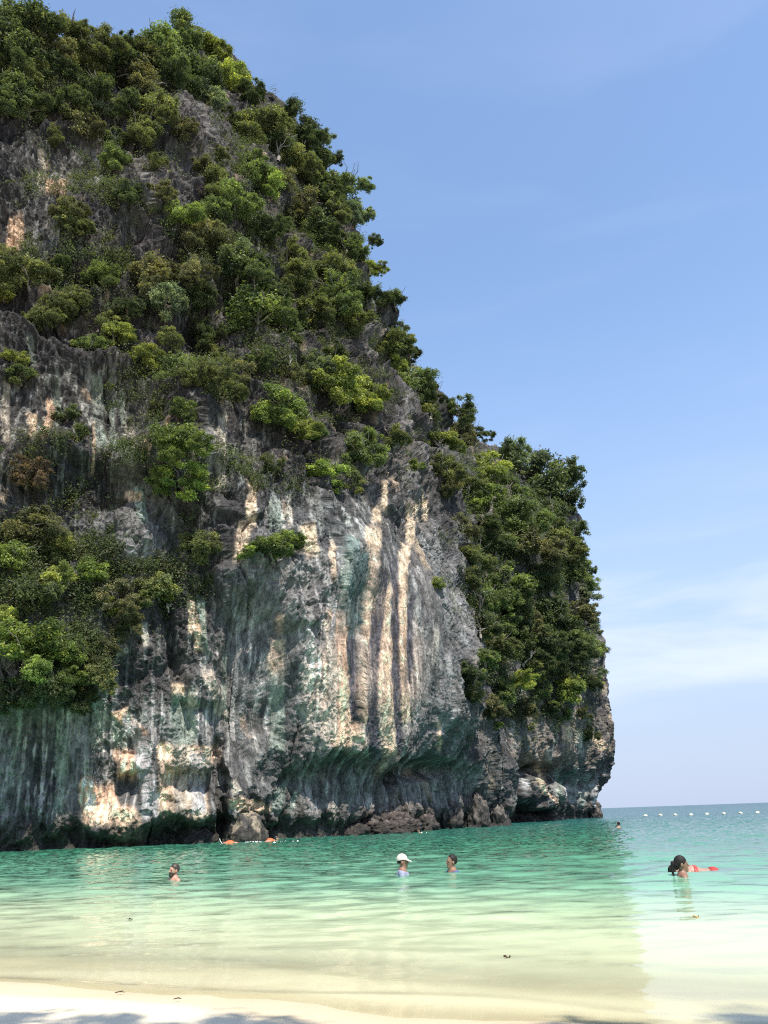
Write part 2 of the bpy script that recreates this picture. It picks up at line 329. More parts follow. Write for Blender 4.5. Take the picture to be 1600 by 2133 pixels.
def loft(Etab, Dtab, x_left, y_bot, y_top, nu, ny, setb, nback, back_len):
    u = np.linspace(0, 1, nu); ub = 1 + 0.30 * (np.arange(1, nback + 1) / nback) ** 1.3
    uu = np.concatenate([u, ub]); yy = np.linspace(y_bot, y_top, ny)
    U_, Yp = np.meshgrid(uu, yy); U1 = U_.ravel(); Y1 = Yp.ravel()
    Ex = np.interp(Y1, Etab[:, 0], Etab[:, 1])
    Ex = Ex                                                           # rock edge in the view direction
    k = 0.06; g = np.where(U1 < 1 - k, U1, 1 - k + (1 - (1 - np.clip((U1 - 1 + k) / k, 0, 5)) ** 2) * k * 0.5)
    g = g / (1 - k + 0.5 * k)
    px = x_left + (Ex - x_left) * g
    D0 = np.interp(np.clip(px, None, Ex), Dtab[:, 0], Dtab[:, 1])
    De = np.interp(1.0, [0, 1], [0, 1]) * Dtab[-1, 1]
    # the distance along each row follows the base line, stretched to the row's own width
    base_w = np.interp(1700, Etab[:, 0], Etab[:, 1]); xb = x_left + (base_w - x_left) * g
    Db = np.interp(xb, Dtab[:, 0], Dtab[:, 1])
    wgt = sstep(1500, 900, Y1)
    D = D0 * (1 - wgt) + Db * wgt
    D = D + setb(px, Y1, U1) + back_len * np.clip((U1 - 1 + k * 0.5) / 0.3, 0, None) ** 1.4
    P = at_dist(px, Y1, D).reshape(ny, nu + nback, 3)
    return P, px, Y1, U1, nu + nback

def smooth_normals(P):
    du = np.gradient(P, axis=1); dv = np.gradient(P, axis=0)
    n = np.cross(du, dv); n /= np.linalg.norm(n, axis=2, keepdims=True) + 1e-9
    return n
def close_back(P, px, py, Cc, away, rows=10):
    """extra rows that carry the ridge backwards so that the rock has a top"""
    add = []; top = P[-1]
    for k in range(1, rows + 1):
        tt = k / rows
        add.append(top + away * (30 * tt ** 1.2) + np.array([0, 0, 2.5 * math.sin(tt * 2.2) - 12 * tt ** 2]))
    return np.concatenate([P, np.array(add)], 0)

def saw(x):
    f = x - np.floor(x); return np.where(f < 0.82, f / 0.82, (1 - f) / 0.18)

MAIN_BUMPS = [(760, 1330, 250, 260, 1.5), (515, 1440, 90, 250, -1.4), (520, 1220, 90, 95, 1.2), (590, 1300, 34, 36, 0.8), (660, 1180, 90, 120, 0.6), (100, 1330, 190, 190, 1.3), (70, 1560, 320, 120, -0.5),
              (390, 1625, 70, 40, -0.9), (395, 1690, 75, 22, 0.9), (255, 1715, 75, 60, 1.4), (305, 1600, 30, 110, 0.8), (262, 1590, 36, 28, 0.9), (458, 1640, 16, 130, -1.6), (410, 1440, 70, 40, 1.0), (440, 1520, 26, 60, 0.5),
              (215, 860, 130, 90, -1.3), (60, 860, 90, 70, -1.2), (250, 980, 240, 22, 1.3), (90, 1000, 120, 45, 0.9), (470, 690, 110, 90, -1.8), (640, 700, 60, 60, -1.0), (700, 880, 60, 60, -1.2), (300, 480, 110, 90, 0.8), (60, 450, 90, 110, -0.9), (180, 330, 90, 70, -0.9),
              (560, 930, 80, 80, -0.7), (850, 860, 40, 100, 0.5), (620, 480, 60, 60, -1.0), (400, 300, 70, 60, 0.5), (1010, 1500, 30, 90, 0.5), (930, 1430, 60, 130, 0.7), (800, 1050, 50, 40, 0.6), (230, 1120, 120, 70, 0.6), (480, 1060, 70, 50, 0.4)]
REAR_BUMPS = [(1110, 1650, 62, 34, 1.8), (1060, 1655, 36, 36, 1.2), (1115, 1592, 20, 14, -2.6), (1200, 1650, 46, 44, -2.0), (1015, 1640, 22, 26, 1.2), (1050, 1600, 30, 18, -1.8), (1175, 1625, 14, 40, -1.0),
              (1110, 1690, 70, 14, -1.6), (1110, 1540, 110, 50, 0.6)]
CAVE = np.array([(520, 1700), (560, 1640), (600, 1588), (660, 1562), (740, 1552), (790, 1592), (840, 1572), (890, 1552), (940, 1560), (985, 1590), (1010, 1640), (1040, 1700)], float)

FLM = [(760, 1330, 170, 260, 1), (180, 1580, 320, 150, 1), (500, 1450, 110, 200, 1), (150, 850, 220, 110, .8), (470, 950, 120, 90, .6), (780, 1640, 260, 90, .9), (600, 1070, 90, 60, .7), (90, 470, 70, 110, .6), (120, 350, 120, 60, .5), (720, 1080, 60, 60, .6)]
FLR = [(1190, 1650, 60, 50, .8), (1130, 1530, 120, 60, .35)]
def rock_relief(P, px, py, rear, NRM):
    Pm = P.reshape(-1, 3)
    w1 = fbm(Pm * np.array([0.35, 0.35, 0.22]) + 3, 3); w2 = fbm(Pm * np.array([1.3, 1.3, 0.8]) + 9, 3); w3 = fbm(Pm * np.array([0.9, 0.9, 0.35]) + 23, 4)
    wx = px + 22 * w1 + 7 * w2; wy = py + 22 * fbm(Pm * 0.33 + 41, 3) + 6 * w2
    vert = np.array([1.0, 1.0, 0.055])
    flute = ridged(Pm * vert * 0.75 + 5, 3); flute2 = ridged(Pm * np.array([1, 1, 0.035]) * 2.3 + 15, 2)
    crag = ridged(Pm * np.array([0.26, 0.26, 0.12]), 4, 0.55) * (1 + 0.5 * sstep(1150, 900, py)); crag2 = ridged(Pm * np.array([1, 1, 0.7]) * 0.95 + 7, 3, 0.55); crag3 = ridged(Pm * 2.9 + 3, 2)
    big = fbm(Pm * 0.075 + 2, 2)
    # how much a place is fluted dripstone rather than broken rock
    fl = np.clip(ell(wx, wy, FLR if rear else FLM), 0, 1)
    d = 1.3 * big
    calm = ell(wx, wy, [(775, 1340, 150, 270, 1), (515, 1450, 80, 200, .7)]); crag2 = crag2 * (1 - 0.8 * calm); crag3 = crag3 * (1 - 0.6 * calm); flute2 = flute2 * (1 - 0.3 * calm); crag = crag * (1 - 0.6 * calm)
    d += (1 - 0.75 * fl) * (0.95 * crag + 0.42 * crag2 + 0.13 * crag3) + fl * (0.40 * flute + 0.15 * flute2 + 0.09 * crag2 + 0.07 * crag3)
    zz = Pm[:, 2] + 6.0 * fbm(Pm * np.array([.11, .11, .05]) + 77, 3)
    up_ = sstep(1150, 900, py); d += (1 - 0.85 * fl) * (1 - 0.85 * np.clip(calm, 0, 1)) * ((0.7 + 0.8 * up_) * (saw(zz / 8.3) - 0.5) + (0.30 + 0.25 * up_) * (saw(zz / 2.6 + 0.4) - 0.5))
    # clefts
    cl = np.abs(perlin(Pm * np.array([0.16, 0.16, 0.035]) + 61)); d -= 1.0 * sstep(0.09, 0.0, cl) * (1 - 0.7 * fl) * sstep(0.05, 0.5, fbm(Pm * 0.12 + 51, 2))
    cl2 = np.abs(perlin(Pm * np.array([0.42, 0.42, 0.2]) + 91)); d -= 0.45 * sstep(0.07, 0.0, cl2) * (1 - 0.6 * fl) * sstep(0.0, 0.5, fbm(Pm * 0.3 + 57, 2))
    d += ell(wx, wy, REAR_BUMPS if rear else MAIN_BUMPS)
    z = Pm[:, 2]
    if not rear:
        ye = np.interp(px, CAVE[:, 0], CAVE[:, 1]) + 16 * w1 + 7 * w2 + 16 * perlin(np.stack([px / 11, px * 0, py / 90], 1)) + 8 * perlin(np.stack([px / 5, px * 0 + 4, py / 60], 1))
        inx = sstep(515, 620, px) * sstep(1060, 985, px)
        dep = sstep(-6, 52, py - ye) * inx
        d -= dep * (1.3 - 0.6 * sstep(1640, 1730, py)) * (1 + 0.25 * w1)
        d -= 2.2 * ell(px + 6 * w1, py, [(812, 1612, 13, 34, 1), (885, 1604, 66, 26, .75)])
    else:
        d -= (0.5 + 1.0 * sstep(1215, 1120, px)) * sstep(1580, 1612, py + 9 * w1) * sstep(985, 1010, px) * (1 - 0.8 * ell(wx, wy, [(1110, 1652, 60, 36, 1)]))
    d -= 0.9 * sstep(1.5, 0.2, z + 0.4 * w2) - 0.25 * sstep(0.25, -0.3, z)
    # colour of the stone, laid where the displaced stone lies
    px0, py0 = px, py
    Qd = Pm + NRM * d[:, None]; px, py = project(Qd); wx = px + 16 * w1 + 6 * w2; wy = py + 16 * fbm(Pm * 0.33 + 41, 3) + 6 * w2
    fl = np.maximum(fl * 0.3, np.clip(ell(wx, wy, FLR if rear else FLM), 0, 1))
    c = np.zeros((len(Pm), 3), np.float32)
    tone = np.clip(0.5 + 0.55 * fbm(Pm * np.array([0.22, 0.22, 0.12]) + 13, 4), 0, 1)
    c[:] = (0.040, 0.037, 0.036); c = mixc(c, (0.135, 0.124, 0.112), sstep(0.30, 0.95, tone) * 0.85)
    hi_ = np.clip(ell(wx, wy, [(640, 1230, 150, 130, .8), (920, 1330, 90, 240, .75), (860, 880, 45, 140, .8), (790, 680, 40, 80, .6), (230, 1170, 170, 110, .5), (540, 1160, 110, 80, .5), (660, 1480, 70, 90, .7), (890, 1500, 90, 70, .6), (350, 330, 220, 140, .35), (330, 480, 120, 90, .3)]), 0, 1)
    c = mixc(c, (0.215, 0.208, 0.203), hi_ * np.clip(0.62 + 0.9 * w3, 0, 1))
    if rear: c = mixc(c, (0.20, 0.155, 0.112), np.clip(ell(wx, wy, [(1130, 1530, 160, 90, 1)]), 0, 1) * np.clip(0.62 + w3, 0, 1))
    st = fbm(Pm * np.array([2.1, 2.1, 0.045]) + 33, 3); st2 = fbm(Pm * np.array([4.5, 4.5, 0.07]) + 53, 2)
    c = mixc(c, (0.150, 0.160, 0.153), fl * np.clip(0.75 + 0.8 * w1, 0, 1) * (0.25 + 0.75 * sstep(1000, 1250, py)))
    c = mixc(c, (0.37, 0.38, 0.345), fl * sstep(0.12, 0.60, st + 0.3 * w1) * 0.85)
    c = mixc(c, (0.40, 0.40, 0.37), sstep(0.25, 0.65, st2 + 0.4 * w3) * (0.28 + 0.55 * fl))
    c = mixc(c, (0.045, 0.05, 0.052), sstep(0.15, 0.7, -st + 0.3 * w3) * (0.35 + 0.3 * fl))
    c = mixc(c, (0.40, 0.31, 0.215), sstep(0.62, 1.0, fbm(Pm * np.array([0.5, 0.5, 0.22]) + 71, 4) + 0.10 * crag) * 0.75)
    if not rear:
        sh = np.clip(ell(wx, wy, [(780, 1390, 105, 205, 1), (695, 1450, 70, 120, .8)]), 0, 1)
        c = mixc(c, (0.46, 0.40, 0.33), sh * np.clip(0.80 + 1.0 * st + 0.3 * w3, 0, 1)); c = mixc(c, (0.60, 0.49, 0.37), sh * np.clip(0.1 + 1.5 * st2, 0, 0.8))
    sdisp = np.zeros(len(Pm)); streaks(px, py, STREAKS_R if rear else STREAKS, c, sdisp, w1, w2, w3); d += sdisp
    if not rear:
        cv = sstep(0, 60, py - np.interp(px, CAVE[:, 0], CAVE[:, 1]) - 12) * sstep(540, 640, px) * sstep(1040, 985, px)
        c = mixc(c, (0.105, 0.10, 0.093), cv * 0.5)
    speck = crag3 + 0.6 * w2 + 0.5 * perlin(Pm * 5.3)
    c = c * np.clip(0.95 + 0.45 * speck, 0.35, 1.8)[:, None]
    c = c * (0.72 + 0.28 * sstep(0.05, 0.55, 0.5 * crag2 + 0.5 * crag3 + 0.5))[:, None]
    # algae and oyster band at the tide line
    tide = sstep(2.0, 1.1, z + 0.5 * w1 + 0.5 * w2); c = mixc(c, (0.052, 0.047, 0.040), tide * 0.88)
    oys = tide * sstep(0.25, 0.7, fbm(Pm * 3.1 + 5, 2)); c = mixc(c, (0.22, 0.195, 0.165), oys * 0.5)
    # open cracks and fine drip lines
    ck = np.abs(perlin(Pm * np.array([0.9, 0.9, 0.55]) + 3)) + 0.25 * np.abs(perlin(Pm * 2.7)); c = c * (1 - 0.65 * sstep(0.075, 0.02, ck) * (1 - 0.6 * fl))[:, None]
    dr = perlin(Pm * np.array([5.5, 5.5, 0.09]) + 8) + 0.5 * w2; c = c * (1 + 0.65 * fl * np.clip(dr, -0.8, 0.9))[:, None]
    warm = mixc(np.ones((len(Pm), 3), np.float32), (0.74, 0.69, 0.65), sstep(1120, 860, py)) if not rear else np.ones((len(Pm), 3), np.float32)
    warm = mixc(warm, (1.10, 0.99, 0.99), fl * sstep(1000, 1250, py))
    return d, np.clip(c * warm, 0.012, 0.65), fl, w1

m_rock, t, o = mat_new('limestone'); K = t.links.new
b = N(t, 'ShaderNodeBsdfPrincipled'); b.inputs['Roughness'].default_value = 0.85; b.inputs['Specular IOR Level'].default_value = 0.25
at = N(t, 'ShaderNodeAttribute', attribute_name='stone'); tc = N(t, 'ShaderNodeTexCoord')
mpv = N(t, 'ShaderNodeMapping'); mpv.inputs['Scale'].default_value = (1, 1, 0.45)
n1 = N(t, 'ShaderNodeTexNoise'); setin(n1, Scale=3.2, Detail=7.0, Roughness=0.68)
n2 = N(t, 'ShaderNodeTexVoronoi', feature='DISTANCE_TO_EDGE'); setin(n2, Scale=1.7)
n3 = N(t, 'ShaderNodeTexNoise'); setin(n3, Scale=9.0, Detail=5.0, Roughness=0.65)
K(tc.outputs['Object'], mpv.inputs['Vector'])
for n in (n1, n3): K(mpv.outputs[0], n.inputs['Vector'])
wv = N(t, 'ShaderNodeMix', data_type='RGBA'); wv.inputs['Factor'].default_value = 0.25; K(mpv.outputs[0], wv.inputs['A']); K(n1.outputs['Color'], wv.inputs['B'])
K(wv.outputs['Result'], n2.inputs['Vector'])
mr = N(t, 'ShaderNodeMapRange'); mr.inputs['From Min'].default_value = 0.25; mr.inputs['From Max'].default_value = 0.75; mr.inputs['To Min'].default_value = 0.25; mr.inputs['To Max'].default_value = 1.8
K(n1.outputs['Fac'], mr.inputs['Value'])
vs = N(t, 'ShaderNodeVectorMath', operation='SCALE'); K(at.outputs['Color'], vs.inputs[0]); K(mr.outputs[0], vs.inputs['Scale'])
K(vs.outputs[0], b.inputs['Base Color'])
bp = N(t, 'ShaderNodeBump'); setin(bp, Strength=0.9, Distance=0.30); K(n1.outputs['Fac'], bp.inputs['Height'])
cv = N(t, 'ShaderNodeMapRange'); cv.inputs['From Max'].default_value = 0.06; K(n2.outputs['Distance'], cv.inputs['Value'])
bq = N(t, 'ShaderNodeBump'); setin(bq, Strength=0.45, Distance=0.10); K(cv.outputs[0], bq.inputs['Height']); K(bp.outputs[0], bq.inputs['Normal'])
br = N(t, 'ShaderNodeBump'); setin(br, Strength=0.7, Distance=0.08); K(n3.outputs['Fac'], br.inputs['Height']); K(bq.outputs[0], br.inputs['Normal'])
K(br.outputs[0], b.inputs['Normal']); K(b.outputs[0], o.inputs['Surface'])

ROCKS = {}
def build_rock(name, rear):
    if not rear:
        setb = lambda px, py, u: (13.0 * sstep(1150, 150, py) + 3.5 * sstep(420, 60, py)) * (1 - 0.45 * np.clip(u, 0, 1)) - 0.9 * sstep(1790, 1500, py) * sstep(1150, 1500, py)
        P, px, py, u, nc = loft(E_MAIN, DB_MAIN, -260, 1835, 112, 640, 900, setb, 50, 34)
        away = np.array([-0.25, 0.97, 0])
    else:
        setb = lambda px, py, u: 10.0 * sstep(1500, 900, py) * (1 - 0.5 * np.clip(u, 0, 1))
        P, px, py, u, nc = loft(E_REAR, DB_REAR, 850, 1745, 880, 240, 520, setb, 40, 30)
        away = np.array([-0.1, 1.0, 0])
    ny = P.shape[0]; nrm = smooth_normals(P)
    d, c, fl, w1 = rock_relief(P, px, py, rear, nrm.reshape(-1, 3))
    fade = np.where(u > 1.1, 0.8, 1.0)
    Q = P + nrm * (d * fade).reshape(ny, nc, 1)
    ROCKS[name] = (Q, nrm, px.reshape(ny, nc), py.reshape(ny, nc), fl.reshape(ny, nc), u.reshape(ny, nc))
    Q2 = close_back(Q, px, py, c, away); extra = Q2.shape[0] - ny
    cc = np.concatenate([c.reshape(ny, nc, 3)] + [c.reshape(ny, nc, 3)[-1:]] * extra, 0)
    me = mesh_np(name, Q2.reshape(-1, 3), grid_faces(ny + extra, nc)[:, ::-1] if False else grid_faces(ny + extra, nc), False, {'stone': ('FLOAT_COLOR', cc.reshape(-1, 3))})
    link(name, me, m_rock, kind='structure', label='sheer grey limestone cliff face streaked with cream and teal dripstone' if not rear else 'wooded limestone headland behind the main cliff face')
build_rock('cliff', False)
build_rock('headland', True)
# ------------------------------------------------------------------ foliage
def leaf_quads(C, Nn, size, r):
    """bent leaf-sized quads at C facing Nn"""
    n = len(C); a = r.normal(size=(n, 3)); t1 = np.cross(Nn, a); t1 /= np.linalg.norm(t1, axis=1, keepdims=True) + 1e-9
    t2 = np.cross(Nn, t1); s = size[:, None]; w = s * r.uniform(0.38, 0.62, (n, 1))
    V = np.stack([C - t1 * s, C - t2 * w + Nn * w * 0.35, C + t1 * s - Nn * s * 0.25, C + t2 * w + Nn * w * 0.35], 1)
    return V.reshape(-1, 3), np.arange(4 * n).reshape(n, 4)
def crown_mesh(name, form, seed, nleaf=6500):
    r = np.random.default_rng(seed)
    nl = {'round': 22, 'ragged': 17, 'flat': 22, 'drooping': 20}[form]
    Cs, Rs = [], []
    for k in range(nl):
        d = r.normal(size=3); d /= np.linalg.norm(d); rad = r.uniform(0.15, 0.95) ** 0.6
        if form == 'round': c = d * rad * np.array([.80, .80, .66]); c[2] += 0.02; R = r.uniform(.16, .38)
        elif form == 'ragged': c = d * rad * np.array([.88, .88, .92]); R = r.uniform(.12, .34)
        elif form == 'flat': c = d * rad * np.array([.95, .95, .32]); c[2] += 0.16 - 0.30 * (c[0] ** 2 + c[1] ** 2); R = r.uniform(.16, .28)
        else: c = d * rad * np.array([.72, .72, .85]); c[2] -= 0.10; R = r.uniform(.18, .32)
        Cs.append(c); Rs.append(R)
    Cs = np.array(Cs); Rs = np.array(Rs)
    w = Rs ** 2; w /= w.sum(); idx = r.choice(nl, nleaf, p=w)
    d = r.normal(size=(nleaf, 3)); d[:, 2] += 0.30; d /= np.linalg.norm(d, axis=1, keepdims=True)
    rr = r.uniform(0.25, 1.30, (nleaf, 1)) ** 0.8 * np.where(r.random((nleaf, 1)) < 0.10, 1.35, 1.0)
    tw = r.normal(size=(nl, 7, 3)); tw /= np.linalg.norm(tw, axis=2, keepdims=True)      # twig directions: leaves gather on sprays
    sp_ = tw[idx, r.integers(0, 7, nleaf)]
    d = d * 0.5 + sp_ * 0.75; d /= np.linalg.norm(d, axis=1, keepdims=True)
    sq = np.array([1.05, 1.05, 0.78])
    C = Cs[idx] + d * rr * Rs[idx][:, None] * sq
    if form == 'drooping': C[:, 2] -= 0.22 * (np.hypot(C[:, 0], C[:, 1]) ** 2) * r.uniform(0.5, 1.3, nleaf)
    nn = d * 0.55 + np.array([0, 0, 0.55]) + r.normal(size=(nleaf, 3)) * 0.55
    nn /= np.linalg.norm(nn, axis=1, keepdims=True)
    size = r.uniform(0.024, 0.072, nleaf)
    V, Fq = leaf_quads(C, nn, size, r)
    lobe = r.uniform(0.62, 1.25, nl)[idx]; tint = np.repeat(lobe * r.uniform(0.65, 1.35, nleaf), 4)
    return mesh_np(name, V, Fq, False, {'tint': ('FLOAT', tint)})

def leaf_mat(name, rgb, young=None):
    m, t, o = mat_new(name); K = t.links.new
    at = N(t, 'ShaderNodeAttribute', attribute_name='tint'); oi = N(t, 'ShaderNodeObjectInfo')
    mr = N(t, 'ShaderNodeMapRange'); mr.inputs['To Min'].default_value = 0.70; mr.inputs['To Max'].default_value = 1.30; K(oi.outputs['Random'], mr.inputs['Value'])
    mm = N(t, 'ShaderNodeMath', operation='MULTIPLY'); K(at.outputs['Fac'], mm.inputs[0]); K(mr.outputs[0], mm.inputs[1])
    cm = N(t, 'ShaderNodeMix', data_type='RGBA'); cm.inputs['A'].default_value = rgb + (1,); cm.inputs['B'].default_value = (young or tuple(min(1, c * k) for c, k in zip(rgb, (1.5, 1.25, 0.9)))) + (1,)
    th = N(t, 'ShaderNodeMapRange'); th.inputs['From Min'].default_value = 1.0; th.inputs['From Max'].default_value = 1.5; K(at.outputs['Fac'], th.inputs['Value']); K(th.outputs[0], cm.inputs['Factor'])
    vs = N(t, 'ShaderNodeVectorMath', operation='SCALE'); K(cm.outputs['Result'], vs.inputs[0]); K(mm.outputs[0], vs.inputs['Scale'])
    b = N(t, 'ShaderNodeBsdfPrincipled'); b.inputs['Roughness'].default_value = 0.5; b.inputs['Specular IOR Level'].default_value = 0.28
    tl = N(t, 'ShaderNodeBsdfTranslucent'); hs = N(t, 'ShaderNodeVectorMath', operation='MULTIPLY'); hs.inputs[1].default_value = (1.25, 1.35, 0.6)
    K(vs.outputs[0], b.inputs['Base Color']); K(vs.outputs[0], hs.inputs[0]); K(hs.outputs[0], tl.inputs['Color'])
    ms = N(t, 'ShaderNodeMixShader'); ms.inputs[0].default_value = 0.40; K(b.outputs[0], ms.inputs[1]); K(tl.outputs[0], ms.inputs[2]); K(ms.outputs[0], o.inputs['Surface'])
    return m
LEAF = {'d': leaf_mat('leaf_dark', (0.098, 0.125, 0.060)), 'o': leaf_mat('leaf_olive', (0.165, 0.185, 0.082)), 'g': leaf_mat('leaf_green', (0.155, 0.200, 0.082)),
        'b': leaf_mat('leaf_bright', (0.195, 0.255, 0.080)), 'y': leaf_mat('leaf_yellow', (0.270, 0.310, 0.095)), 'k': leaf_mat('leaf_grey', (0.190, 0.230, 0.155)),
        'r': leaf_mat('leaf_brown', (0.150, 0.152, 0.085)), 'x': leaf_mat('leaf_dry', (0.180, 0.130, 0.100))}
CNAME = {'d': 'dark green', 'o': 'olive', 'g': 'mid green', 'b': 'bright green', 'y': 'yellow-green', 'k': 'grey-green', 'r': 'brownish', 'x': 'reddish brown dry'}
m_bark = simple('bark', (0.20, 0.175, 0.145), 0.9, 0.2, 0.2, 8.0); m_pale = simple('bleached_wood', (0.34, 0.31, 0.27), 0.85, 0.2, 0.15, 8.0)
FORMS = ['round', 'ragged', 'flat', 'drooping']
CROWNS = {f: [crown_mesh('crown', f, 100 * i + k) for k in range(4 if f != 'flat' else 2)] for i, f in enumerate(FORMS)}
for lst in CROWNS.values():
    for me in lst: me.materials.append(LEAF['g'])

def tube(path, radii, sides=6):
    path = np.asarray(path, float); n = len(path); V = []; Fq = []
    tan = np.gradient(path, axis=0); tan /= np.linalg.norm(tan, axis=1, keepdims=True) + 1e-9
    ref = np.array([0.3, 0.9, 0.2]); a = np.cross(tan, ref); a /= np.linalg.norm(a, axis=1, keepdims=True) + 1e-9; bb = np.cross(tan, a)
    th = np.arange(sides) * 2 * math.pi / sides
    V = (path[:, None, :] + np.asarray(radii)[:, None, None] * (a[:, None, :] * np.cos(th)[None, :, None] + bb[:, None, :] * np.sin(th)[None, :, None])).reshape(-1, 3)
    for i in range(n - 1):
        for k in range(sides):
            Fq.append((i * sides + k, i * sides + (k + 1) % sides, (i + 1) * sides + (k + 1) % sides, (i + 1) * sides + k))
    return V, np.array(Fq)
def join(parts):
    V, Fq, o_ = [], [], 0
    for v, f in parts:
        V.append(v); Fq.append(f + o_); o_ += len(v)
    return np.concatenate(V), np.concatenate(Fq)
def limb_path(a, b_, r, n=6, wob=0.08, sag=0.0):
    t_ = np.linspace(0, 1, n)[:, None]; Lh = np.linalg.norm(b_ - a)
    p = a + (b_ - a) * t_; w = r.normal(size=(n, 3)) * wob * Lh; w[0] = 0; w[-1] *= 0.5
    p = p + w * np.sin(t_ * math.pi * 0.8 + 0.2); p[:, 2] += sag * Lh * np.sin(t_[:, 0] * math.pi); return p
def trunk_mesh(a, c, R, r, name='trunk'):
    parts = [tube(limb_path(a, c + np.array([0, 0, -.15 * R]), r, 7, 0.05, -0.12), np.linspace(0.085, 0.035, 7) * R)]
    for k in range(9):
        d = r.normal(size=3); d[2] = abs(d[2]) * 0.8; d /= np.linalg.norm(d)
        s0 = a + (c - a) * r.uniform(0.45, 0.85); parts.append(tube(limb_path(s0, c + d * R * r.uniform(.6, 1.05), r, 5, 0.08), np.linspace(0.035, 0.008, 5) * R, 5))
    V, Fq = join(parts); return V, Fq

# px, py, crown radius in photo pixels, leaf colour, crown form
TREES = """70 48 46 d r|6 40 32 k g|142 62 34 o r|100 100 42 r r|28 115 46 d r|215 88 34 o r|182 112 34 o g|268 88 20 d g|326 92 40 g r|382 70 36 g r|420 100 38 y g|342 132 46 d r|
398 162 52 d r|472 168 34 y g|487 145 24 k g|527 192 24 d g|215 158 22 y g|292 172 46 r r|112 142 36 d d|58 155 40 o d|140 212 32 d g|218 222 20 k r|340 226 38 o r|300 266 34 o d|270 212 26 d g|
430 202 28 k g|545 256 44 o r|598 236 26 d r|638 274 30 d r|676 292 18 k g|580 302 36 d r|612 326 32 o d|656 332 36 d r|112 284 17 o g|236 332 26 g r|510 328 26 g r|528 352 28 g d|556 382 26 b r|
440 382 36 o r|490 422 36 g r|380 442 28 b r|432 432 22 g r|630 424 42 r d|720 388 40 g g|738 440 28 k g|145 428 30 r g|150 466 28 o g|132 434 12 y g|440 484 38 r d|722 505 40 g g|776 502 14 d g|
495 550 48 d r|470 522 11 y g|508 512 15 k g|600 545 38 o g|768 555 22 y g|695 556 36 o d|60 572 42 o r|102 580 24 d g|10 612 22 y r|215 572 28 g r|160 616 24 o r|122 636 32 o d|315 578 46 r r|346 626 36 k g|
225 662 22 o g|236 692 30 y g|186 716 26 g r|25 744 22 y r|42 778 26 d g|305 742 28 y g|380 766 40 g r|436 780 34 o r|395 850 28 g g|370 912 46 b r|384 1002 50 b g|142 862 22 d g|230 804 9 g g|320 846 15 o g|165 902 20 d g|
536 648 56 g r|600 692 32 g g|625 572 36 o d|702 604 44 g r|640 642 36 o g|765 612 30 d r|822 624 26 d f|832 682 17 k g|735 662 30 o d|822 712 30 o d|852 736 24 d g|828 756 20 y g|868 786 36 g d|892 818 28 d g|896 852 28 o d|
690 792 42 y g|760 816 34 y d|650 758 30 k d|700 742 30 d g|590 842 42 b g|626 882 34 y d|664 892 20 g g|776 906 24 b r|745 938 42 g g|684 992 42 b g|738 1004 26 o g|816 912 30 o g|500 772 32 r d|480 806 24 o g|562 962 26 o g|
915 916 34 y f|965 850 30 d g|958 894 36 r r|988 906 26 d g|930 972 32 o g|1018 966 42 y g|1052 952 24 g r|1085 946 34 k g|1024 1032 44 b g|1082 1062 46 g d|1142 1002 56 d r|1188 1042 30 d r|1204 1102 28 g g|
962 1096 28 r g|986 1152 36 o g|1032 1132 46 d r|1102 1132 50 r r|1160 1132 40 o d|1050 1212 46 g g|1130 1212 46 d r|1190 1192 40 g r|1224 1230 24 k g|1000 1252 40 g g|974 1202 24 o g|1076 1262 46 d g|1148 1272 46 d g|1198 1272 34 r g|
1030 1342 40 o d|1008 1374 34 g g|980 1402 30 d g|1085 1420 26 y g|1046 1442 32 g g|1132 1440 20 g r|1184 1430 32 y d|1214 1352 42 g r|1236 1310 18 k g|1250 1398 16 k g|1240 1424 16 y f|1140 1344 38 d g|1172 1392 36 d g|1092 1350 36 d g|1120 1392 30 o g|
1226 1526 17 o g|1178 1486 16 g g|1038 1510 10 y g|1106 1512 11 o g|1214 1482 14 o g|65 1092 50 r d|28 1162 46 b r|130 1132 40 o d|190 1192 32 b r|118 1206 36 y g|70 1232 46 d g|245 1242 38 r g|226 1258 20 y g|332 1222 38 o r|352 1242 18 y g|272 1292 28 r g|
8 1284 26 y r|55 1342 60 b r|130 1340 34 g g|150 1368 40 b r|206 1402 40 o r|222 1352 26 r g|88 1424 46 d d|28 1432 46 d g|160 1452 34 d g|410 1130 36 o g|566 1146 36 g f|596 1122 28 b f|516 1146 18 b g|915 1216 14 y g|862 964 18 b d|55 985 40 x g|
260 400 24 d g|330 400 26 r g|560 470 34 d d|660 480 34 d r|690 440 30 o g|560 600 28 d g|430 690 30 d g|450 740 24 o g|545 740 26 d g|610 770 22 r g|20 540 30 o d|265 640 26 d g|90 660 28 o d|130 540 16 g g|400 560 34 r d|420 610 30 d d|400 520 26 r g|355 700 20 o g|
1060 1010 30 g g|1110 1000 22 d g|1150 1070 40 d r|1010 1090 30 d g|1060 1100 34 g d|1000 1300 34 d g|1050 1300 30 g g|1110 1300 34 r d|1185 1330 36 d g|940 1010 26 r d|985 1010 30 o d|1215 1180 20 g g|1210 1400 30 d g|1150 1470 24 d g|1090 1470 22 r g|1020 1470 24 r d|990 1440 22 o d|
660 390 32 d g|700 330 16 d g|640 350 26 o d|480 250 22 d g|520 290 22 o g|60 215 34 d g|20 190 40 d d|180 260 30 r d|240 290 24 d g|200 190 34 d r|250 130 36 d r|300 120 30 o r|10 80 40 d g|460 320 18 o g|380 260 22 r g|590 370 24 r d|330 340 16 o g|420 340 18 r g"""
ZC = 6; ZW, ZH = 1700 // ZC, 2150 // ZC
ZB = {}
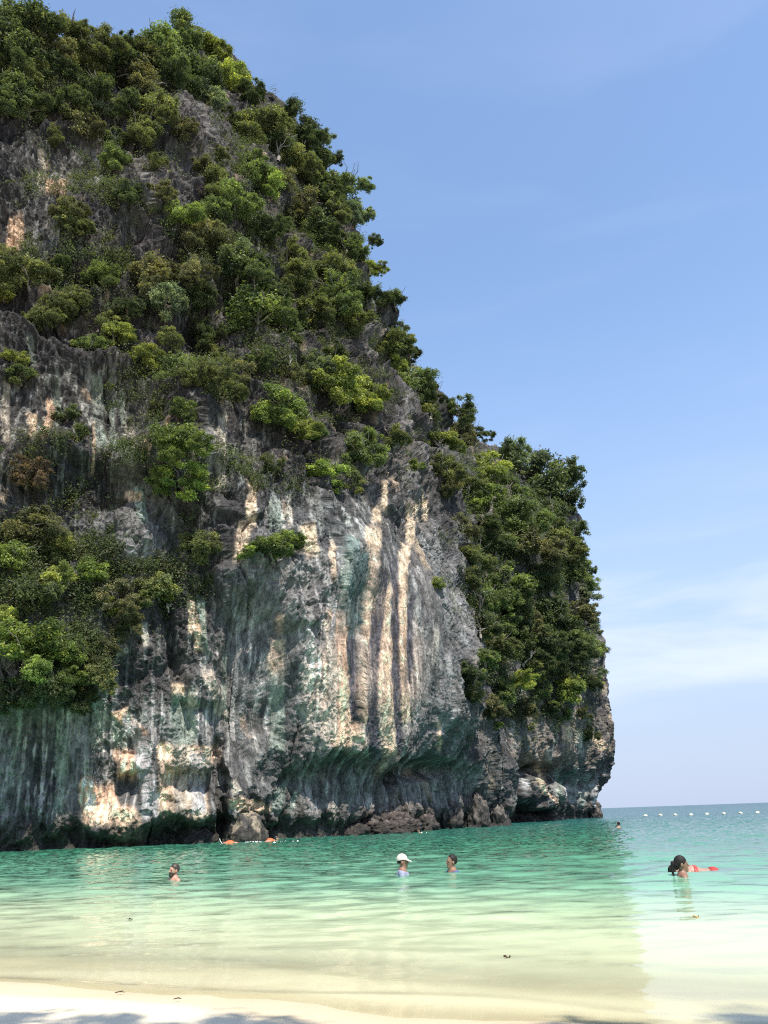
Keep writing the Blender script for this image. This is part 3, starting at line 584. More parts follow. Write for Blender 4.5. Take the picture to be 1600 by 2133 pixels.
for nm_ in ROCKS:
    q_ = ROCKS[nm_][0][:, :].reshape(-1, 3); X_, Y_ = project(q_); z_ = (q_ - EYE) @ FWD
    ok = (X_ > -60) & (X_ < 1640) & (Y_ > -60) & (Y_ < 2080)
    zb = np.full((ZH, ZW), 1e9); np.minimum.at(zb, (((Y_[ok] + 60) // ZC).astype(int), ((X_[ok] + 60) // ZC).astype(int)), z_[ok]); ZB[nm_] = zb
def surf(px, py):
    """nearest rock seen at a photo position (searching sideways and down where only sky is seen), with its outward normal"""
    for k in range(0, 60):
        for nm in ('cliff', 'headland'):
            for dx, dy in ((0, 0), (-k, 0), (-k, k // 2), (0, k), (-k // 2, k)):
                i, j = int((py + 60) // ZC) + dy, int((px + 60) // ZC) + dx
                if 0 <= i < ZH and 0 <= j < ZW:
                    w = ZB[nm][max(0, i - 1):i + 2, max(0, j - 1):j + 2]; v = w[w < 1e8]
                    if len(v) > 3:
                        z = float(np.median(v)); rv = ray(j * ZC - 60 + 3, i * ZC - 60 + 3); S_ = EYE + rv / (rv @ FWD) * z
                        hn = EYE - S_; hn[2] = 6; hn /= np.linalg.norm(hn)
                        return S_, hn, nm
    raise ValueError((px, py))
def zone_of(px, py, nm):
    if nm == 'headland':
        e = np.interp(py, E_REAR[:, 0], E_REAR[:, 1])
        if py < 1005: return 'on the sloping crest of the headland'
        if px > e - 26: return 'against the sky at the headland edge'
        if py < 1170: return 'on the upper wooded headland'
        if py < 1320: return 'halfway down the wooded headland'
        if py < 1478: return 'along the lower wooded headland'
        return 'on the bare foot of the headland'
    e = np.interp(py, E_MAIN[:, 0], E_MAIN[:, 1])
    if py < 125: return 'on the summit skyline'
    if px > e - 40: return 'against the sky on the cliff shoulder'
    if py < 240: return 'just below the summit'
    if py < 360: return 'on the upper dark rock wall'
    if py < 520: return 'on the high ledges of the cliff'
    if py < 690: return 'in the belt across the middle cliff'
    if py < 830: return 'on the ledge under the middle belt'
    if py < 1060: return 'above the pale streaked wall' if px > 450 else 'by the green dripstone at mid height'
    if px < 300: return 'in the lower left thicket'
    return 'on the bare lower cliff face'
FN = {'r': ('round', 'round-crowned'), 'g': ('ragged', 'ragged'), 'f': ('flat', 'flat-topped'), 'd': ('drooping', 'drooping')}
plants = []
tr = np.random.default_rng(21)
for e_ in TREES.replace('\n', '').split('|'):
    a_ = e_.split()
    px, py, rp_, cc, ff = float(a_[0]), float(a_[1]), float(a_[2]), a_[3], a_[4]
    S_, n_, nm = surf(px, py)
    dist = (S_ - EYE) @ FWD; R = rp_ * (1.30 if py < 830 and nm == 'cliff' else 1.20) * dist / F_PX
    rv = ray(px, py); rv = rv / (rv @ FWD); C = EYE + rv * (dist - 0.62 * R)
    A_, _, _ = surf(px, py + 0.8 * rp_)
    if np.linalg.norm(A_ - C) > 2.2 * R: A_ = S_ - np.array([0, 0, 0.4 * R])
    A_ = A_ - n_ * 0.2
    plants.append(dict(px=px, py=py, rp=rp_, c=cc, f=ff, C=C, A=A_, R=R, zone=zone_of(px, py, nm)))
def size_word(r): return 'tiny' if r < 13 else 'small' if r < 24 else 'mid-sized' if r < 34 else 'large' if r < 45 else 'very large'
from collections import defaultdict
grp = defaultdict(list)
for p in plants:
    p['kind'] = 'shrub' if p['rp'] < 24 else 'tree'
    p['desc'] = f"{size_word(p['rp'])} {CNAME[p['c']]} {FN[p['f']][1]} {p['kind']}"
    grp[(p['desc'], p['zone'])].append(p)
ORD = ['leftmost', 'second from left', 'third from left', 'fourth from left', 'fifth from left', 'sixth from left']
for (d_, z_), lst in grp.items():
    lst.sort(key=lambda q: q['px'])
    for i, p in enumerate(lst):
        p['label'] = f'{d_} {z_}' + ('' if len(lst) == 1 else f', {ORD[i] if i < len(lst) - 1 or i == 0 else "rightmost"}')
for p in plants:
    root = bpy.data.objects.new('cliff_' + p['kind'], None); col.objects.link(root); root.location = p['A']; root.empty_display_size = 0.3
    root['label'] = p['label']; root['category'] = p['kind']; root['group'] = 'trees and shrubs growing on the limestone'
    me = CROWNS[FN[p['f']][0]][tr.integers(0, len(CROWNS[FN[p['f']][0]]))]
    cr_ = link('crown', me, LEAF[p['c']], root); cr_.location = p['C'] - p['A']
    s_ = p['R']; cr_.scale = (s_ * tr.uniform(.8, 1.2), s_ * tr.uniform(.8, 1.2), s_ * tr.uniform(.75, 1.1)); cr_.rotation_euler = (tr.normal() * 0.15, tr.normal() * 0.15, tr.uniform(0, 6.28))
    for k in range(3 if p['py'] < 830 and p['rp'] > 22 else 2 if p['rp'] > 26 else 1):
        a_ = tr.uniform(0, 6.28); off = np.array([math.cos(a_) * .85, -.15 + .3 * math.sin(a_), math.sin(a_) * .55 - .25]) * s_
        c2 = link('crown', CROWNS['ragged' if tr.random() < .6 else 'drooping'][tr.integers(0, 4)], LEAF[p['c']], root)
        c2.location = Vector(p['C'] - p['A'] + off); q_ = s_ * tr.uniform(.42, .66); c2.scale = (q_, q_, q_ * .9); c2.rotation_euler = (0, 0, tr.uniform(0, 6.28))
    V, Fq = trunk_mesh(np.zeros(3), p['C'] - p['A'], p['R'], tr); link('trunk', mesh_np('trunk', V, Fq), m_bark, root)

# bare, bleached branches
BARE = [(375, 958, 18, 'small bleached bare branch between the two bright green crowns at mid height'), (352, 1262, 14, 'small bleached bare branch under a yellow-green shrub on the lower cliff'),
        (134, 1400, 26, 'long bleached bare branch lying across the lower left thicket'), (1012, 928, 22, 'leafless dark tree standing against the sky on the headland crest'),
        (604, 748, 14, 'bleached bare branch among the dark shrubs at mid cliff'), (1090, 1366, 22, 'tangle of pale bare twigs low on the wooded headland'), (975, 1020, 18, 'pale bare branch beside the bright green headland tree')]
for px, py, rp_, lb in BARE:
    S_, n_, nm = surf(px, py + rp_ * 0.6); dist = (S_ - EYE) @ FWD; R = rp_ * dist / F_PX
    rv = ray(px, py + rp_); rv = rv / (rv @ FWD); base = EYE + rv * (dist - 0.8 - (0.6 if py > 1300 or py < 1000 else 0))
    parts = []
    def grow(a, d, Lh, rad, lev):
        e = a + d * Lh; parts.append(tube(limb_path(a, e, tr, 5, 0.09), np.linspace(rad, rad * 0.5, 5), 5))
        if lev:
            for k in range(3):
                dd = d + tr.normal(size=3) * 0.65; dd[2] += 0.15; dd /= np.linalg.norm(dd); grow(a + (e - a) * tr.uniform(0.5, 1), dd, Lh * tr.uniform(.5, .75), rad * 0.55, lev - 1)
    d0 = np.array([tr.normal() * 0.5, -0.5, 0.9]); d0 /= np.linalg.norm(d0)
    parts_base = S_ - n_ * 0.1
    parts.append(tube(limb_path(parts_base, base, tr, 4, 0.05), np.full(4, 0.05 * R + .02), 5)); grow(base, d0, R * 1.1, 0.05 * R + 0.02, 2)
    V, Fq = join(parts); link('bare_branch', mesh_np('bare_branch', V, Fq), m_bark if 'dark' in lb and 'leafless' in lb else m_pale, None, label=lb, category='branch')

# scrub, creepers and grass tufts that nobody could count
def scrub(nm, zones, nclump, per, seed, cols, szr):
    Q, nrm, PX, PY, fl, U_ = ROCKS[nm]; r = np.random.default_rng(seed)
    q = Q.reshape(-1, 3); px = PX.ravel(); py = PY.ravel()
    dn = np.gradient(Q, axis=0); up = np.cross(np.gradient(Q, axis=1), dn); up /= np.linalg.norm(up, axis=2, keepdims=True) + 1e-9
    ln = up.reshape(-1, 3); ln = ln * np.where((ln * (EYE - q)).sum(1) > 0, 1, -1)[:, None]
    w = ell(px, py, zones); w = np.clip(w, 0, 1.5) * np.clip(0.30 + 1.2 * fbm(q * 0.35 + 3, 3), 0, 1) * (0.35 + 1.3 * np.clip(ln[:, 2] + 0.15, 0, 1)) * (U_.ravel() <= (0.90 if nm == 'headland' else 1.0)) * (py > 125)
    w /= w.sum(); k = r.choice(len(q), nclump, p=w)
    rad = r.uniform(0.25, 1.0, nclump) * szr
    idx = np.repeat(np.arange(nclump), per); n = len(idx)
    off = np.clip(r.normal(size=(n, 3)), -1.5, 1.5) * rad[idx][:, None] * np.array([.5, .5, .42])
    C = q[k][idx] + ln[k][idx] * rad[idx][:, None] * 0.35 + off + np.array([0, 0, 0.12])
    nn = ln[k][idx] * 0.5 + np.array([0, 0, .6]) + r.normal(size=(n, 3)) * 0.5; nn /= np.linalg.norm(nn, axis=1, keepdims=True)
    V, Fq = leaf_quads(C, nn, r.uniform(0.045, 0.105, n) * szr, r); tint = np.repeat((r.uniform(.50, 1.0, nclump)[idx]) * r.uniform(.7, 1.15, n), 4)
    ci = r.choice(len(cols), nclump, p=[c[1] for c in cols])[idx]
    me = mesh_np('undergrowth', V, Fq, False, {'tint': ('FLOAT', tint)})
    for c in cols: me.materials.append(LEAF[c[0]])
    me.polygons.foreach_set('material_index', ci.astype(np.int32)); return me
zm = [(250, 150, 330, 130, 1.2), (560, 330, 160, 170, .8), (700, 560, 120, 200, 1.0), (330, 580, 400, 110, 1.0), (650, 780, 260, 130, .8), (380, 800, 150, 120, .7), (110, 1250, 200, 200, .8), (300, 1230, 140, 80, .7), (200, 1010, 260, 60, .6), (850, 950, 60, 130, .5),
      (560, 1010, 200, 60, .35), (300, 400, 300, 120, .45), (930, 1200, 50, 200, .12), (400, 1130, 60, 50, .5)]
me = scrub('cliff', zm, 8200, 34, 5, [('o', .30), ('g', .26), ('r', .16), ('d', .24), ('d', .02), ('x', .02)], 1.0)
o_ = link('undergrowth', me, None, None, kind='stuff')
me = scrub('headland', [(1060, 1180, 190, 320, 1.3), (1130, 1400, 140, 120, 1.0), (1130, 1510, 130, 50, .3)], 3200, 30, 6, [('d', .30), ('g', .34), ('o', .24), ('r', .08), ('d', .04)], 1.35)
o_ = link('undergrowth', me, None, None, kind='stuff')
# ------------------------------------------------------------------ boulders at the foot of the cliff
def boulder(px, py, wpx, hpx, deep, seed, pal, label, rough=1.0):
    S_, n_, _ = surf(px, py - 0.4 * hpx); dist = (S_ - EYE) @ FWD; base = on_z(px, py); w = wpx * dist / F_PX * 0.5; h = hpx * dist / F_PX
    nu_, nv = 96, 64; U_, V_ = np.meshgrid(np.linspace(0, 2 * math.pi, nu_, endpoint=False), np.linspace(-0.35 * math.pi, 0.5 * math.pi, nv))
    d = np.stack([np.cos(U_) * np.cos(V_), np.sin(U_) * np.cos(V_), np.sin(V_)], -1).reshape(-1, 3)
    q = d * np.array([w, w * deep, h]); s = q + seed * 13.7
    r_ = 1 + (0.34 if rough > .9 else 0.16) * fbm(s * (1.1 / w), 3) + rough * (0.24 * ridged(s * 1.6, 3) + 0.15 * ridged(s * 4.5, 2))
    q = q * r_[:, None]
    c = np.zeros((len(q), 3), np.float32); c[:] = pal[0]
    n_ = fbm(s * np.array([1.6, 1.6, 1.0]), 3); c = mixc(c, pal[1], sstep(-0.1, 0.45, n_ + 0.5 * (d[:, 2] - 0.2)))
    c = mixc(c, pal[2], sstep(0.25, 0.6, fbm(s * 3.4 + 9, 2)) * 0.7)
    tide = sstep(0.9, 0.4, q[:, 2] + 0.3 * n_); c = mixc(c, (0.040, 0.036, 0.032), tide * 0.8)
    i = np.arange(nu_ * nv).reshape(nv, nu_); j = np.roll(i, -1, 1)
    Fq = np.stack([i[:-1], j[:-1], j[1:], i[1:]], -1).reshape(-1, 4)
    o_ = link('boulder', mesh_np('boulder', q, Fq, True, {'stone': ('FLOAT_COLOR', np.clip(c, .01, .6))}), m_rock, None, label=label, category='boulder')
    fw = S_ - EYE; fw[2] = 0; fw /= np.linalg.norm(fw); o_.location = (S_[0] - fw[0] * w * deep * 0.25, S_[1] - fw[1] * w * deep * 0.25, 0.0); o_.rotation_euler = (0, 0, seed)
OY = [(0.055, 0.047, 0.042), (0.11, 0.088, 0.077), (0.24, 0.20, 0.175)]; GR = [(0.06, 0.055, 0.052), (0.15, 0.132, 0.115), (0.26, 0.22, 0.18)]; CRM = [(0.06, 0.057, 0.052), (0.30, 0.245, 0.175), (0.22, 0.205, 0.18)]
boulder(515, 1749, 92, 50, 0.9, 14, CRM, 'rounded limestone knob with cream top beside the orange swimmers', 0.45)
boulder(802, 1737, 142, 32, 0.9, 2, OY, 'wide mound of oyster-crusted brown rock under the overhang')
boulder(736, 1741, 56, 18, 0.9, 3, OY, 'low dark oyster-crusted rock left of the wide brown mound')
boulder(880, 1730, 70, 22, 0.9, 4, OY, 'low brown oyster reef just right of the wide mound')
boulder(938, 1725, 46, 50, 0.9, 5, GR, 'upright pale grey rock at the right end of the overhang')
boulder(992, 1721, 52, 58, 0.9, 6, GR, 'craggy grey rock below the dark slit of the headland')
boulder(1036, 1717, 44, 46, 0.9, 7, GR, 'brownish rock leaning on the headland foot, left of the pale ledge')
boulder(1084, 1713, 70, 18, 0.9, 8, OY, 'low dark reef along the headland waterline')
boulder(1236, 1702, 24, 24, 0.9, 9, OY, 'small dark rock at the far tip of the headland')
boulder(415, 1756, 90, 22, 0.6, 11, OY, 'low dark tide-stained rock below the bright cream patch')

# ------------------------------------------------------------------ people
class Field:
    def __init__(s, lo, hi, h):
        s.h = h; s.lo = np.array(lo, float); s.n = np.ceil((np.array(hi) - s.lo) / h).astype(int) + 1
        s.D = np.full(s.n, 1.0, np.float32)
        s.ax = [s.lo[k] + np.arange(s.n[k]) * h for k in range(3)]
    def box(s, lo, hi):
        a = np.clip(np.floor((np.array(lo) - s.lo) / s.h).astype(int), 0, s.n); b_ = np.clip(np.ceil((np.array(hi) - s.lo) / s.h).astype(int) + 1, 0, s.n)
        sl = tuple(slice(i, j) for i, j in zip(a, b_)); G = np.meshgrid(*[s.ax[k][sl[k]] for k in range(3)], indexing='ij'); return sl, np.stack(G, -1)
    def add(s, sl, d, k):
        c = s.D[sl]
        if k <= 0: s.D[sl] = np.minimum(c, d); return
        hh = np.clip(0.5 + 0.5 * (c - d) / k, 0, 1); s.D[sl] = c * (1 - hh) + d * hh - k * hh * (1 - hh)
    def cap(s, a, b_, ra, rb, k=0.03):
        a, b_ = np.array(a, float), np.array(b_, float); m = max(ra, rb) + 0.06
        sl, G = s.box(np.minimum(a, b_) - m, np.maximum(a, b_) + m)
        if G.size == 0: return
        ab = b_ - a; t_ = np.clip(((G - a) @ ab) / (ab @ ab + 1e-9), 0, 1); s.add(sl, np.linalg.norm(G - a - t_[..., None] * ab, axis=-1) - (ra + (rb - ra) * t_), k)
    def ell(s, c, r, k=0.03):
        c, r = np.array(c, float), np.array(r, float); sl, G = s.box(c - r - 0.06, c + r + 0.06)
        if G.size == 0: return
        q = np.linalg.norm((G - c) / r, axis=-1); s.add(sl, (q - 1) * r.min() * (0.5 + 0.5 * q), k)
    def clip(s, fn):
        _, G = s.box(s.lo, s.lo + s.n * s.h); s.D = np.maximum(s.D, fn(G[..., 0], G[..., 1], G[..., 2]))
    def mesh(s, name):
        D = s.D.copy()
        for k in range(3):
            sl = [slice(None)] * 3; sl[k] = 0; D[tuple(sl)] = 1; sl[k] = -1; D[tuple(sl)] = 1
        n = D.shape; ins = D < 0; cs = (n[0] - 1, n[1] - 1, n[2] - 1)
        acc = np.zeros(cs + (3,), np.float32); cnt = np.zeros(cs, np.float32)
        offs = [(i, j, k) for i in (0, 1) for j in (0, 1) for k in (0, 1)]
        cut = lambda A, o: A[o[0]:o[0] + cs[0], o[1]:o[1] + cs[1], o[2]:o[2] + cs[2]]
        for o in offs:
            for ax_ in range(3):
                if o[ax_]: continue
                p = list(o); p[ax_] = 1; a, b_ = cut(D, o), cut(D, p); x = (a < 0) != (b_ < 0); t_ = np.where(x, a / np.where(x, a - b_, 1), 0)
                for q in range(3): acc[..., q] += np.where(x, o[q] + (t_ if q == ax_ else 0), 0)
                cnt += x
        act = cnt > 0; idx = np.full(cs, -1, np.int64); idx[act] = np.arange(act.sum())
        cell = np.argwhere(act); V = s.lo + (cell + acc[act] / cnt[act][:, None]) * s.h; Fq = []
        for ax_ in range(3):
            u_, v_ = (ax_ + 1) % 3, (ax_ + 2) % 3
            a = ins[tuple(slice(0, -1) if k == ax_ else slice(None) for k in range(3))]; b_ = ins[tuple(slice(1, None) if k == ax_ else slice(None) for k in range(3))]
            e = np.argwhere(a != b_); e = e[(e[:, u_] > 0) & (e[:, v_] > 0) & (e[:, u_] < n[u_] - 1) & (e[:, v_] < n[v_] - 1)]
            if not len(e): continue
            f_ = []
            for du, dv in ((-1, -1), (0, -1), (0, 0), (-1, 0)):
                q = e.copy(); q[:, u_] += du; q[:, v_] += dv; f_.append(idx[q[:, 0], q[:, 1], q[:, 2]])
            f_ = np.stack(f_, 1); flip = ~a[e[:, 0], e[:, 1], e[:, 2]]; f_[flip] = f_[flip][:, ::-1]; Fq.append(f_)
        return mesh_np(name, V, np.concatenate(Fq), True)

def torso(B, g=0.0, legs=True, fem=False):
    sw = 0.145 if fem else 0.16
    B.ell((0, 0, 1.24), (.112 + g, sw + g, .19 + g)); B.cap((-.01, -sw + .01, 1.375), (-.01, sw - .01, 1.375), .056 + g, .056 + g, .05); B.cap((-.02, 0, 1.30), (-.012, 0, 1.43), .105 + g, .06 + g, .07)
    B.ell((0, 0, 1.03), (.098 + g, .13 + g, .17 + g)); B.ell((-.01, 0, .90), (.115 + g, .16 + g, .12 + g))
    if fem: B.ell((.09, .065, 1.22), (.055, .06, .06)); B.ell((.09, -.065, 1.22), (.055, .06, .06))
def person(name, wl, px, py, heading, skin, label, hair=None, shirt=None, extra=None, fem=False, H=1.0, pose=None, res=0.0105, jacket=None, suit=None, depth=None):
    """wl: height on the 1.7 m body of the waterline.  Feet come down to the sea bed."""
    p = on_z(px, py); zw = float(WATER[2][np.argmin((WATER[0] - p[0]) ** 2 + (WATER[1] - p[1] + .12) ** 2)]); bed = -float(ground_z(p[0], p[1])); leg = max(-0.25, min(0.15, (bed - wl * H) / H)) if pose is None else 0.0
    B = Field((-.30, -.42, -.16 - max(leg, 0)), (.42, .42, 1.74), res)
    torso(B, fem=fem)
    B.cap((-.015, 0, 1.37), (-.004, 0, 1.50), .068 if not fem else .052, .058 if not fem else .046)
    B.ell((-.012, 0, 1.605), (.097, .076, .098), .02); B.ell((.030, 0, 1.54), (.066, .058, .088), .03); B.cap((.070, -.012, 1.480), (.070, .012, 1.480), .023, .023, .02)
    B.cap((.094, 0, 1.580), (.112, 0, 1.548), .009, .015, .010); B.cap((.078, -.034, 1.600), (.078, .034, 1.600), .014, .014, .015); B.cap((.090, -.018, 1.510), (.090, .018, 1.510), .010, .010, .008)
    for sgn in (1, -1):
        B.ell((-.008, sgn * .080, 1.560), (.024, .011, .034), .008)
        if pose == 'prone':
            el_, wr_ = (.16, sgn * .30, 1.46), (.20, sgn * .22, 1.66)
        else:
            el_, wr_ = (.03, sgn * .27, 1.09), (.20, sgn * .20, .92)
        B.cap((-.01, sgn * .180, 1.365), el_, .047, .038); B.cap(el_, wr_, .038, .025)
        el_, wr_ = np.array(el_), np.array(wr_); d = (wr_ - el_); d /= np.linalg.norm(d); sd = np.array([0, -sgn, 0.]); 
        up_ = np.cross(d, sd); pm = wr_ + d * .055; B.cap(wr_ + d * .02 - sd * .018, pm - sd * .020, .019, .019, .012); B.cap(wr_ + d * .02 + sd * .014, pm + sd * .020, .019, .018, .012)
        for q, (o2, L2) in enumerate(((-.030, .062), (-.010, .074), (.010, .080), (.030, .070))):
            k0 = pm + sd * o2 + d * .015; k1 = k0 + d * L2 * .55 + sd * o2 * .25; k2 = k1 + d * L2 * .40 - up_ * .02 * sgn; B.cap(k0, k1, .0100, .0098, .005); B.cap(k1, k2, .0098, .0092, .003)
        t0 = wr_ + d * .03 + sd * .025; t1 = t0 + sd * .030 + d * .028; B.cap(t0, t1, .013, .011, .006); B.cap(t1, t1 + d * .03 + sd * .006, .011, .010, .003)
        kx = .03 if pose is None and leg >= -0.05 else .20 if pose is None else -.03
        ft = -leg; B.cap((0, sgn * .088, .88), (kx, sgn * .10, .48 + ft * .5), .085, .056); B.cap((kx, sgn * .10, .48 + ft * .5), (-.02, sgn * .10, .08 + ft), .054, .036)
        if pose == 'prone': B.cap((-.02, sgn * .10, .07), (-.05, sgn * .10, -.10), .034, .026)
        else: B.cap((-.045, sgn * .10, .035 + ft), (.15, sgn * .115, .030 + ft), .036, .026)
    o_ = link('person', B.mesh('person'), skin, None, label=label, category='person')
    o_.location = (p[0], p[1], zw - wl * H); o_.rotation_euler = (0, 0, math.radians(heading)); o_.scale = (H, H, H)
    if pose == 'prone':
        o_.rotation_euler = Matrix.Rotation(math.radians(heading), 4, 'Z') @ Matrix.Rotation(math.radians(82), 4, 'Y') if False else (Matrix.Rotation(math.radians(heading), 3, 'Z') @ Matrix.Rotation(math.radians(84), 3, 'Y')).to_euler()
        M = o_.rotation_euler.to_matrix(); c0 = M @ Vector((-.10, 0, 1.0)); o_.location = (p[0] - c0.x, p[1] - c0.y, zw + wl - c0.z)
    def child(nm, Fd, mat): return link(nm, Fd.mesh(nm), mat, o_)
    for sgn in (1, -1):
        E_ = Field((.05, sgn * .033 - .03, 1.54), (.12, sgn * .033 + .03, 1.61), .006); E_.ell((.080, sgn * .033, 1.573), (.013, .016, .010), 0); child('eye', E_, M_EYE)
    if hair:
        m_, kind = hair
        Hd = Field((-.26, -.13, 1.28), (.16, .13, 1.78), .0085)
        Hd.ell((-.018, 0, 1.608), (.1035, .0835, .1045), 0)
        if kind == 'short': Hd.clip(lambda x, y, z: np.maximum(-(z - 1.545 - np.clip(x + .02, 0, 1) * 1.05), -(z - 1.50)))
        if kind == 'receding': Hd.clip(lambda x, y, z: np.maximum(-(z - 1.535 - np.clip(x + .02, 0, 1) * 1.8), -(z - 1.50)))
        if kind == 'tail':
            Hd.clip(lambda x, y, z: -(z - 1.545 - np.clip(x - .0, 0, 1) * 0.9)); Hd.ell((-.085, 0, 1.55), (.05, .06, .06), .03)
            Hd.ell((-.140, 0, 1.590), (.034, .030, .036), .012); Hd.cap((-.150, 0, 1.57), (-.160, 0, 1.47), .026, .022, .015); Hd.cap((-.160, 0, 1.47), (-.140, 0, 1.33), .022, .014, .01)
        hm = child('hair', Hd, m_)
    if shirt:
        T = Field((-.25, -.36, .78), (.30, .36, 1.50), .010); torso(T, .016)
        for sgn in (1, -1): T.cap((-.01, sgn * .180, 1.365), (.015, sgn * .245, 1.18), .062, .056)
        T.clip(lambda x, y, z: np.maximum(np.maximum(z - 1.425 + np.clip(x, 0, 1) * .5, .86 - z), .074 - np.hypot(np.hypot(x + .008, y), np.clip(1.38 - z, 0, 9)) )); child('shirt', T, shirt)
    if jacket:
        T = Field((-.30, -.34, .86), (.30, .34, 1.50), .014); T.ell((0, 0, 1.20), (.18, .215, .26), 0); T.cap((-.02, -.13, 1.39), (-.02, .13, 1.39), .075, .075, .03)
        T.clip(lambda x, y, z: np.maximum(.95 - z, .070 - np.hypot(np.hypot(x, y), np.clip(1.36 - z, 0, 9)))); child('life_jacket', T, jacket)
    if suit:
        T = Field((-.25, -.28, .74), (.25, .28, 1.06), .009); T.ell((-.01, 0, .90), (.128, .173, .132), 0); T.ell((0, 0, 1.03), (.104, .138, .17), .03)
        for sgn in (1, -1): T.cap((0, sgn * .088, .88), (.0, sgn * .095, .72), .096, .088)
        T.clip(lambda x, y, z: np.maximum(z - .98, .80 + np.abs(y) * .35 - z)); child('swimsuit', T, suit)
        T = Field((-.25, -.28, 1.10), (.25, .28, 1.36), .009); torso(T, .010); T.clip(lambda x, y, z: np.maximum(z - 1.27, 1.20 - z)); child('swimsuit_top', T, suit)
    if extra == 'beard':
        T = Field((-.06, -.10, 1.40), (.16, .10, 1.58), .007); T.ell((.034, 0, 1.532), (.076, .068, .098), 0); T.cap((.072, -.014, 1.474), (.072, .014, 1.474), .034, .034, .02)
        T.clip(lambda x, y, z: np.maximum(np.maximum(z - 1.548 + np.abs(x - .10) * .25 - np.clip(.02 - x, 0, 1) * .6, -x - .02), .016 - np.sqrt((x - .10) ** 2 * .3 + y * y + (z - 1.508) ** 2 * 4))); child('beard', T, hair[0])
    if extra == 'cap':
        T = Field((-.15, -.13, 1.54), (.26, .13, 1.76), .0075); T.ell((-.014, 0, 1.610), (.112, .092, .112), 0); T.clip(lambda x, y, z: -(z - 1.605 + np.clip(-x, 0, 1) * .15))
        cp = child('cap', T, M_CAP)
        T = Field((.02, -.12, 1.52), (.26, .12, 1.68), .0065)
        _, G = T.box(T.lo, T.lo + T.n * T.h); x, y, z = G[..., 0], G[..., 1], G[..., 2]
        zc = 1.622 - .45 * np.clip(x - .07, 0, 1) - 1.6 * y * y; T.D = np.maximum(np.maximum(np.abs(z - zc) - .008, np.hypot((x - .07) / 1.25, y) - .092), .06 - x); link('brim', T.mesh('brim'), M_CAP, cp)
    if extra == 'snorkel':
        V, Fq = tube(np.array([(.09, .05, 1.50), (.06, .10, 1.56), (-.03, .10, 1.66), (-.14, .09, 1.74), (-.22, .08, 1.78)]), np.full(5, .018), 8); link('snorkel', mesh_np('snorkel', V, Fq), M_WHITE, o_)
    return o_
SK1 = simple('skin_fair_ruddy', (0.46, 0.235, 0.165), .5, .4, .08, 12); SK2 = simple('skin_tan', (0.25, 0.135, 0.085), .5, .4, .08, 12); SK3 = simple('skin_brown', (0.24, 0.130, 0.085), .45, .45, .08, 12); SK4 = simple('skin_light', (0.36, 0.205, 0.15), .5, .4, .08, 12)
M_EYE = simple('eye_dark', (0.03, 0.022, 0.018), .2, .5, .05); HB = simple('hair_dark', (0.016, 0.012, 0.010), .65, .25, .3, 60); HBR = simple('hair_brown', (0.045, 0.032, 0.022), .5, .4, .25, 60)
M_CAP = simple('cap_cream', (0.62, 0.52, 0.455), .8, .2, .06, 20); LAV = simple('cloth_lavender', (0.29, 0.295, 0.38), .7, .25, .1, 9); NAV = simple('cloth_blue', (0.065, 0.095, 0.21), .6, .3, .12, 9)
ORA = simple('jacket_orange', (0.60, 0.14, 0.05), .6, .3, .08, 9); RED = simple('suit_red', (0.42, 0.05, 0.04), .5, .3, .15, 9); M_WHITE = simple('white_plastic', (0.75, 0.76, 0.72), .4, .4, .05)
person('p', 1.395, 362, 1832, 222, SK1, 'bearded bare-shouldered man standing neck-deep in the green water', (HBR, 'short'), extra='beard', H=1.0)
person('p', 1.335, 840, 1823, -4, SK2, 'man in cream cap and greyish lavender shirt standing in the water', (HB, 'short'), LAV, 'cap', H=1.0)
person('p', 1.395, 942, 1817, 196, SK2, 'dark-haired man in blue shirt facing the man in the cap', (HB, 'receding'), NAV, H=1.02)
person('p', 1.385, 1424, 1829, -8, SK3, 'woman with dark ponytail in profile, shoulder-deep in pale turquoise water', (HB, 'tail'), fem=True, H=0.98)
person('p', 0.035, 1474, 1809, 176, SK4, 'swimmer in red swimwear floating face down behind the ponytailed woman', (HB, 'short'), fem=True, pose='prone', suit=RED)
person('p', 0.02, 488, 1757, 178, SK1, 'snorkeller floating flat in an orange life jacket by the limestone knob', (HB, 'short'), pose='prone', jacket=ORA, extra='snorkel')
person('p', 0.05, 560, 1753, 80, SK1, 'swimmer in an orange life jacket seen end on, close to the cliff', (HB, 'short'), pose='prone', jacket=ORA)
person('p', 1.42, 576, 1753, 10, SK4, 'fair-skinned swimmer with only the head out, right of the orange jackets', (HBR, 'short'), pose='tread')
person('p', 1.43, 873, 1735, 200, SK2, 'tiny distant swimmer head below the oyster-crusted rocks', (HB, 'short'), pose='tread')
person('p', 1.38, 1289, 1724, 130, SK4, 'distant dark-haired swimmer with pale shoulders off the headland tip', (HB, 'short'), pose='tread')

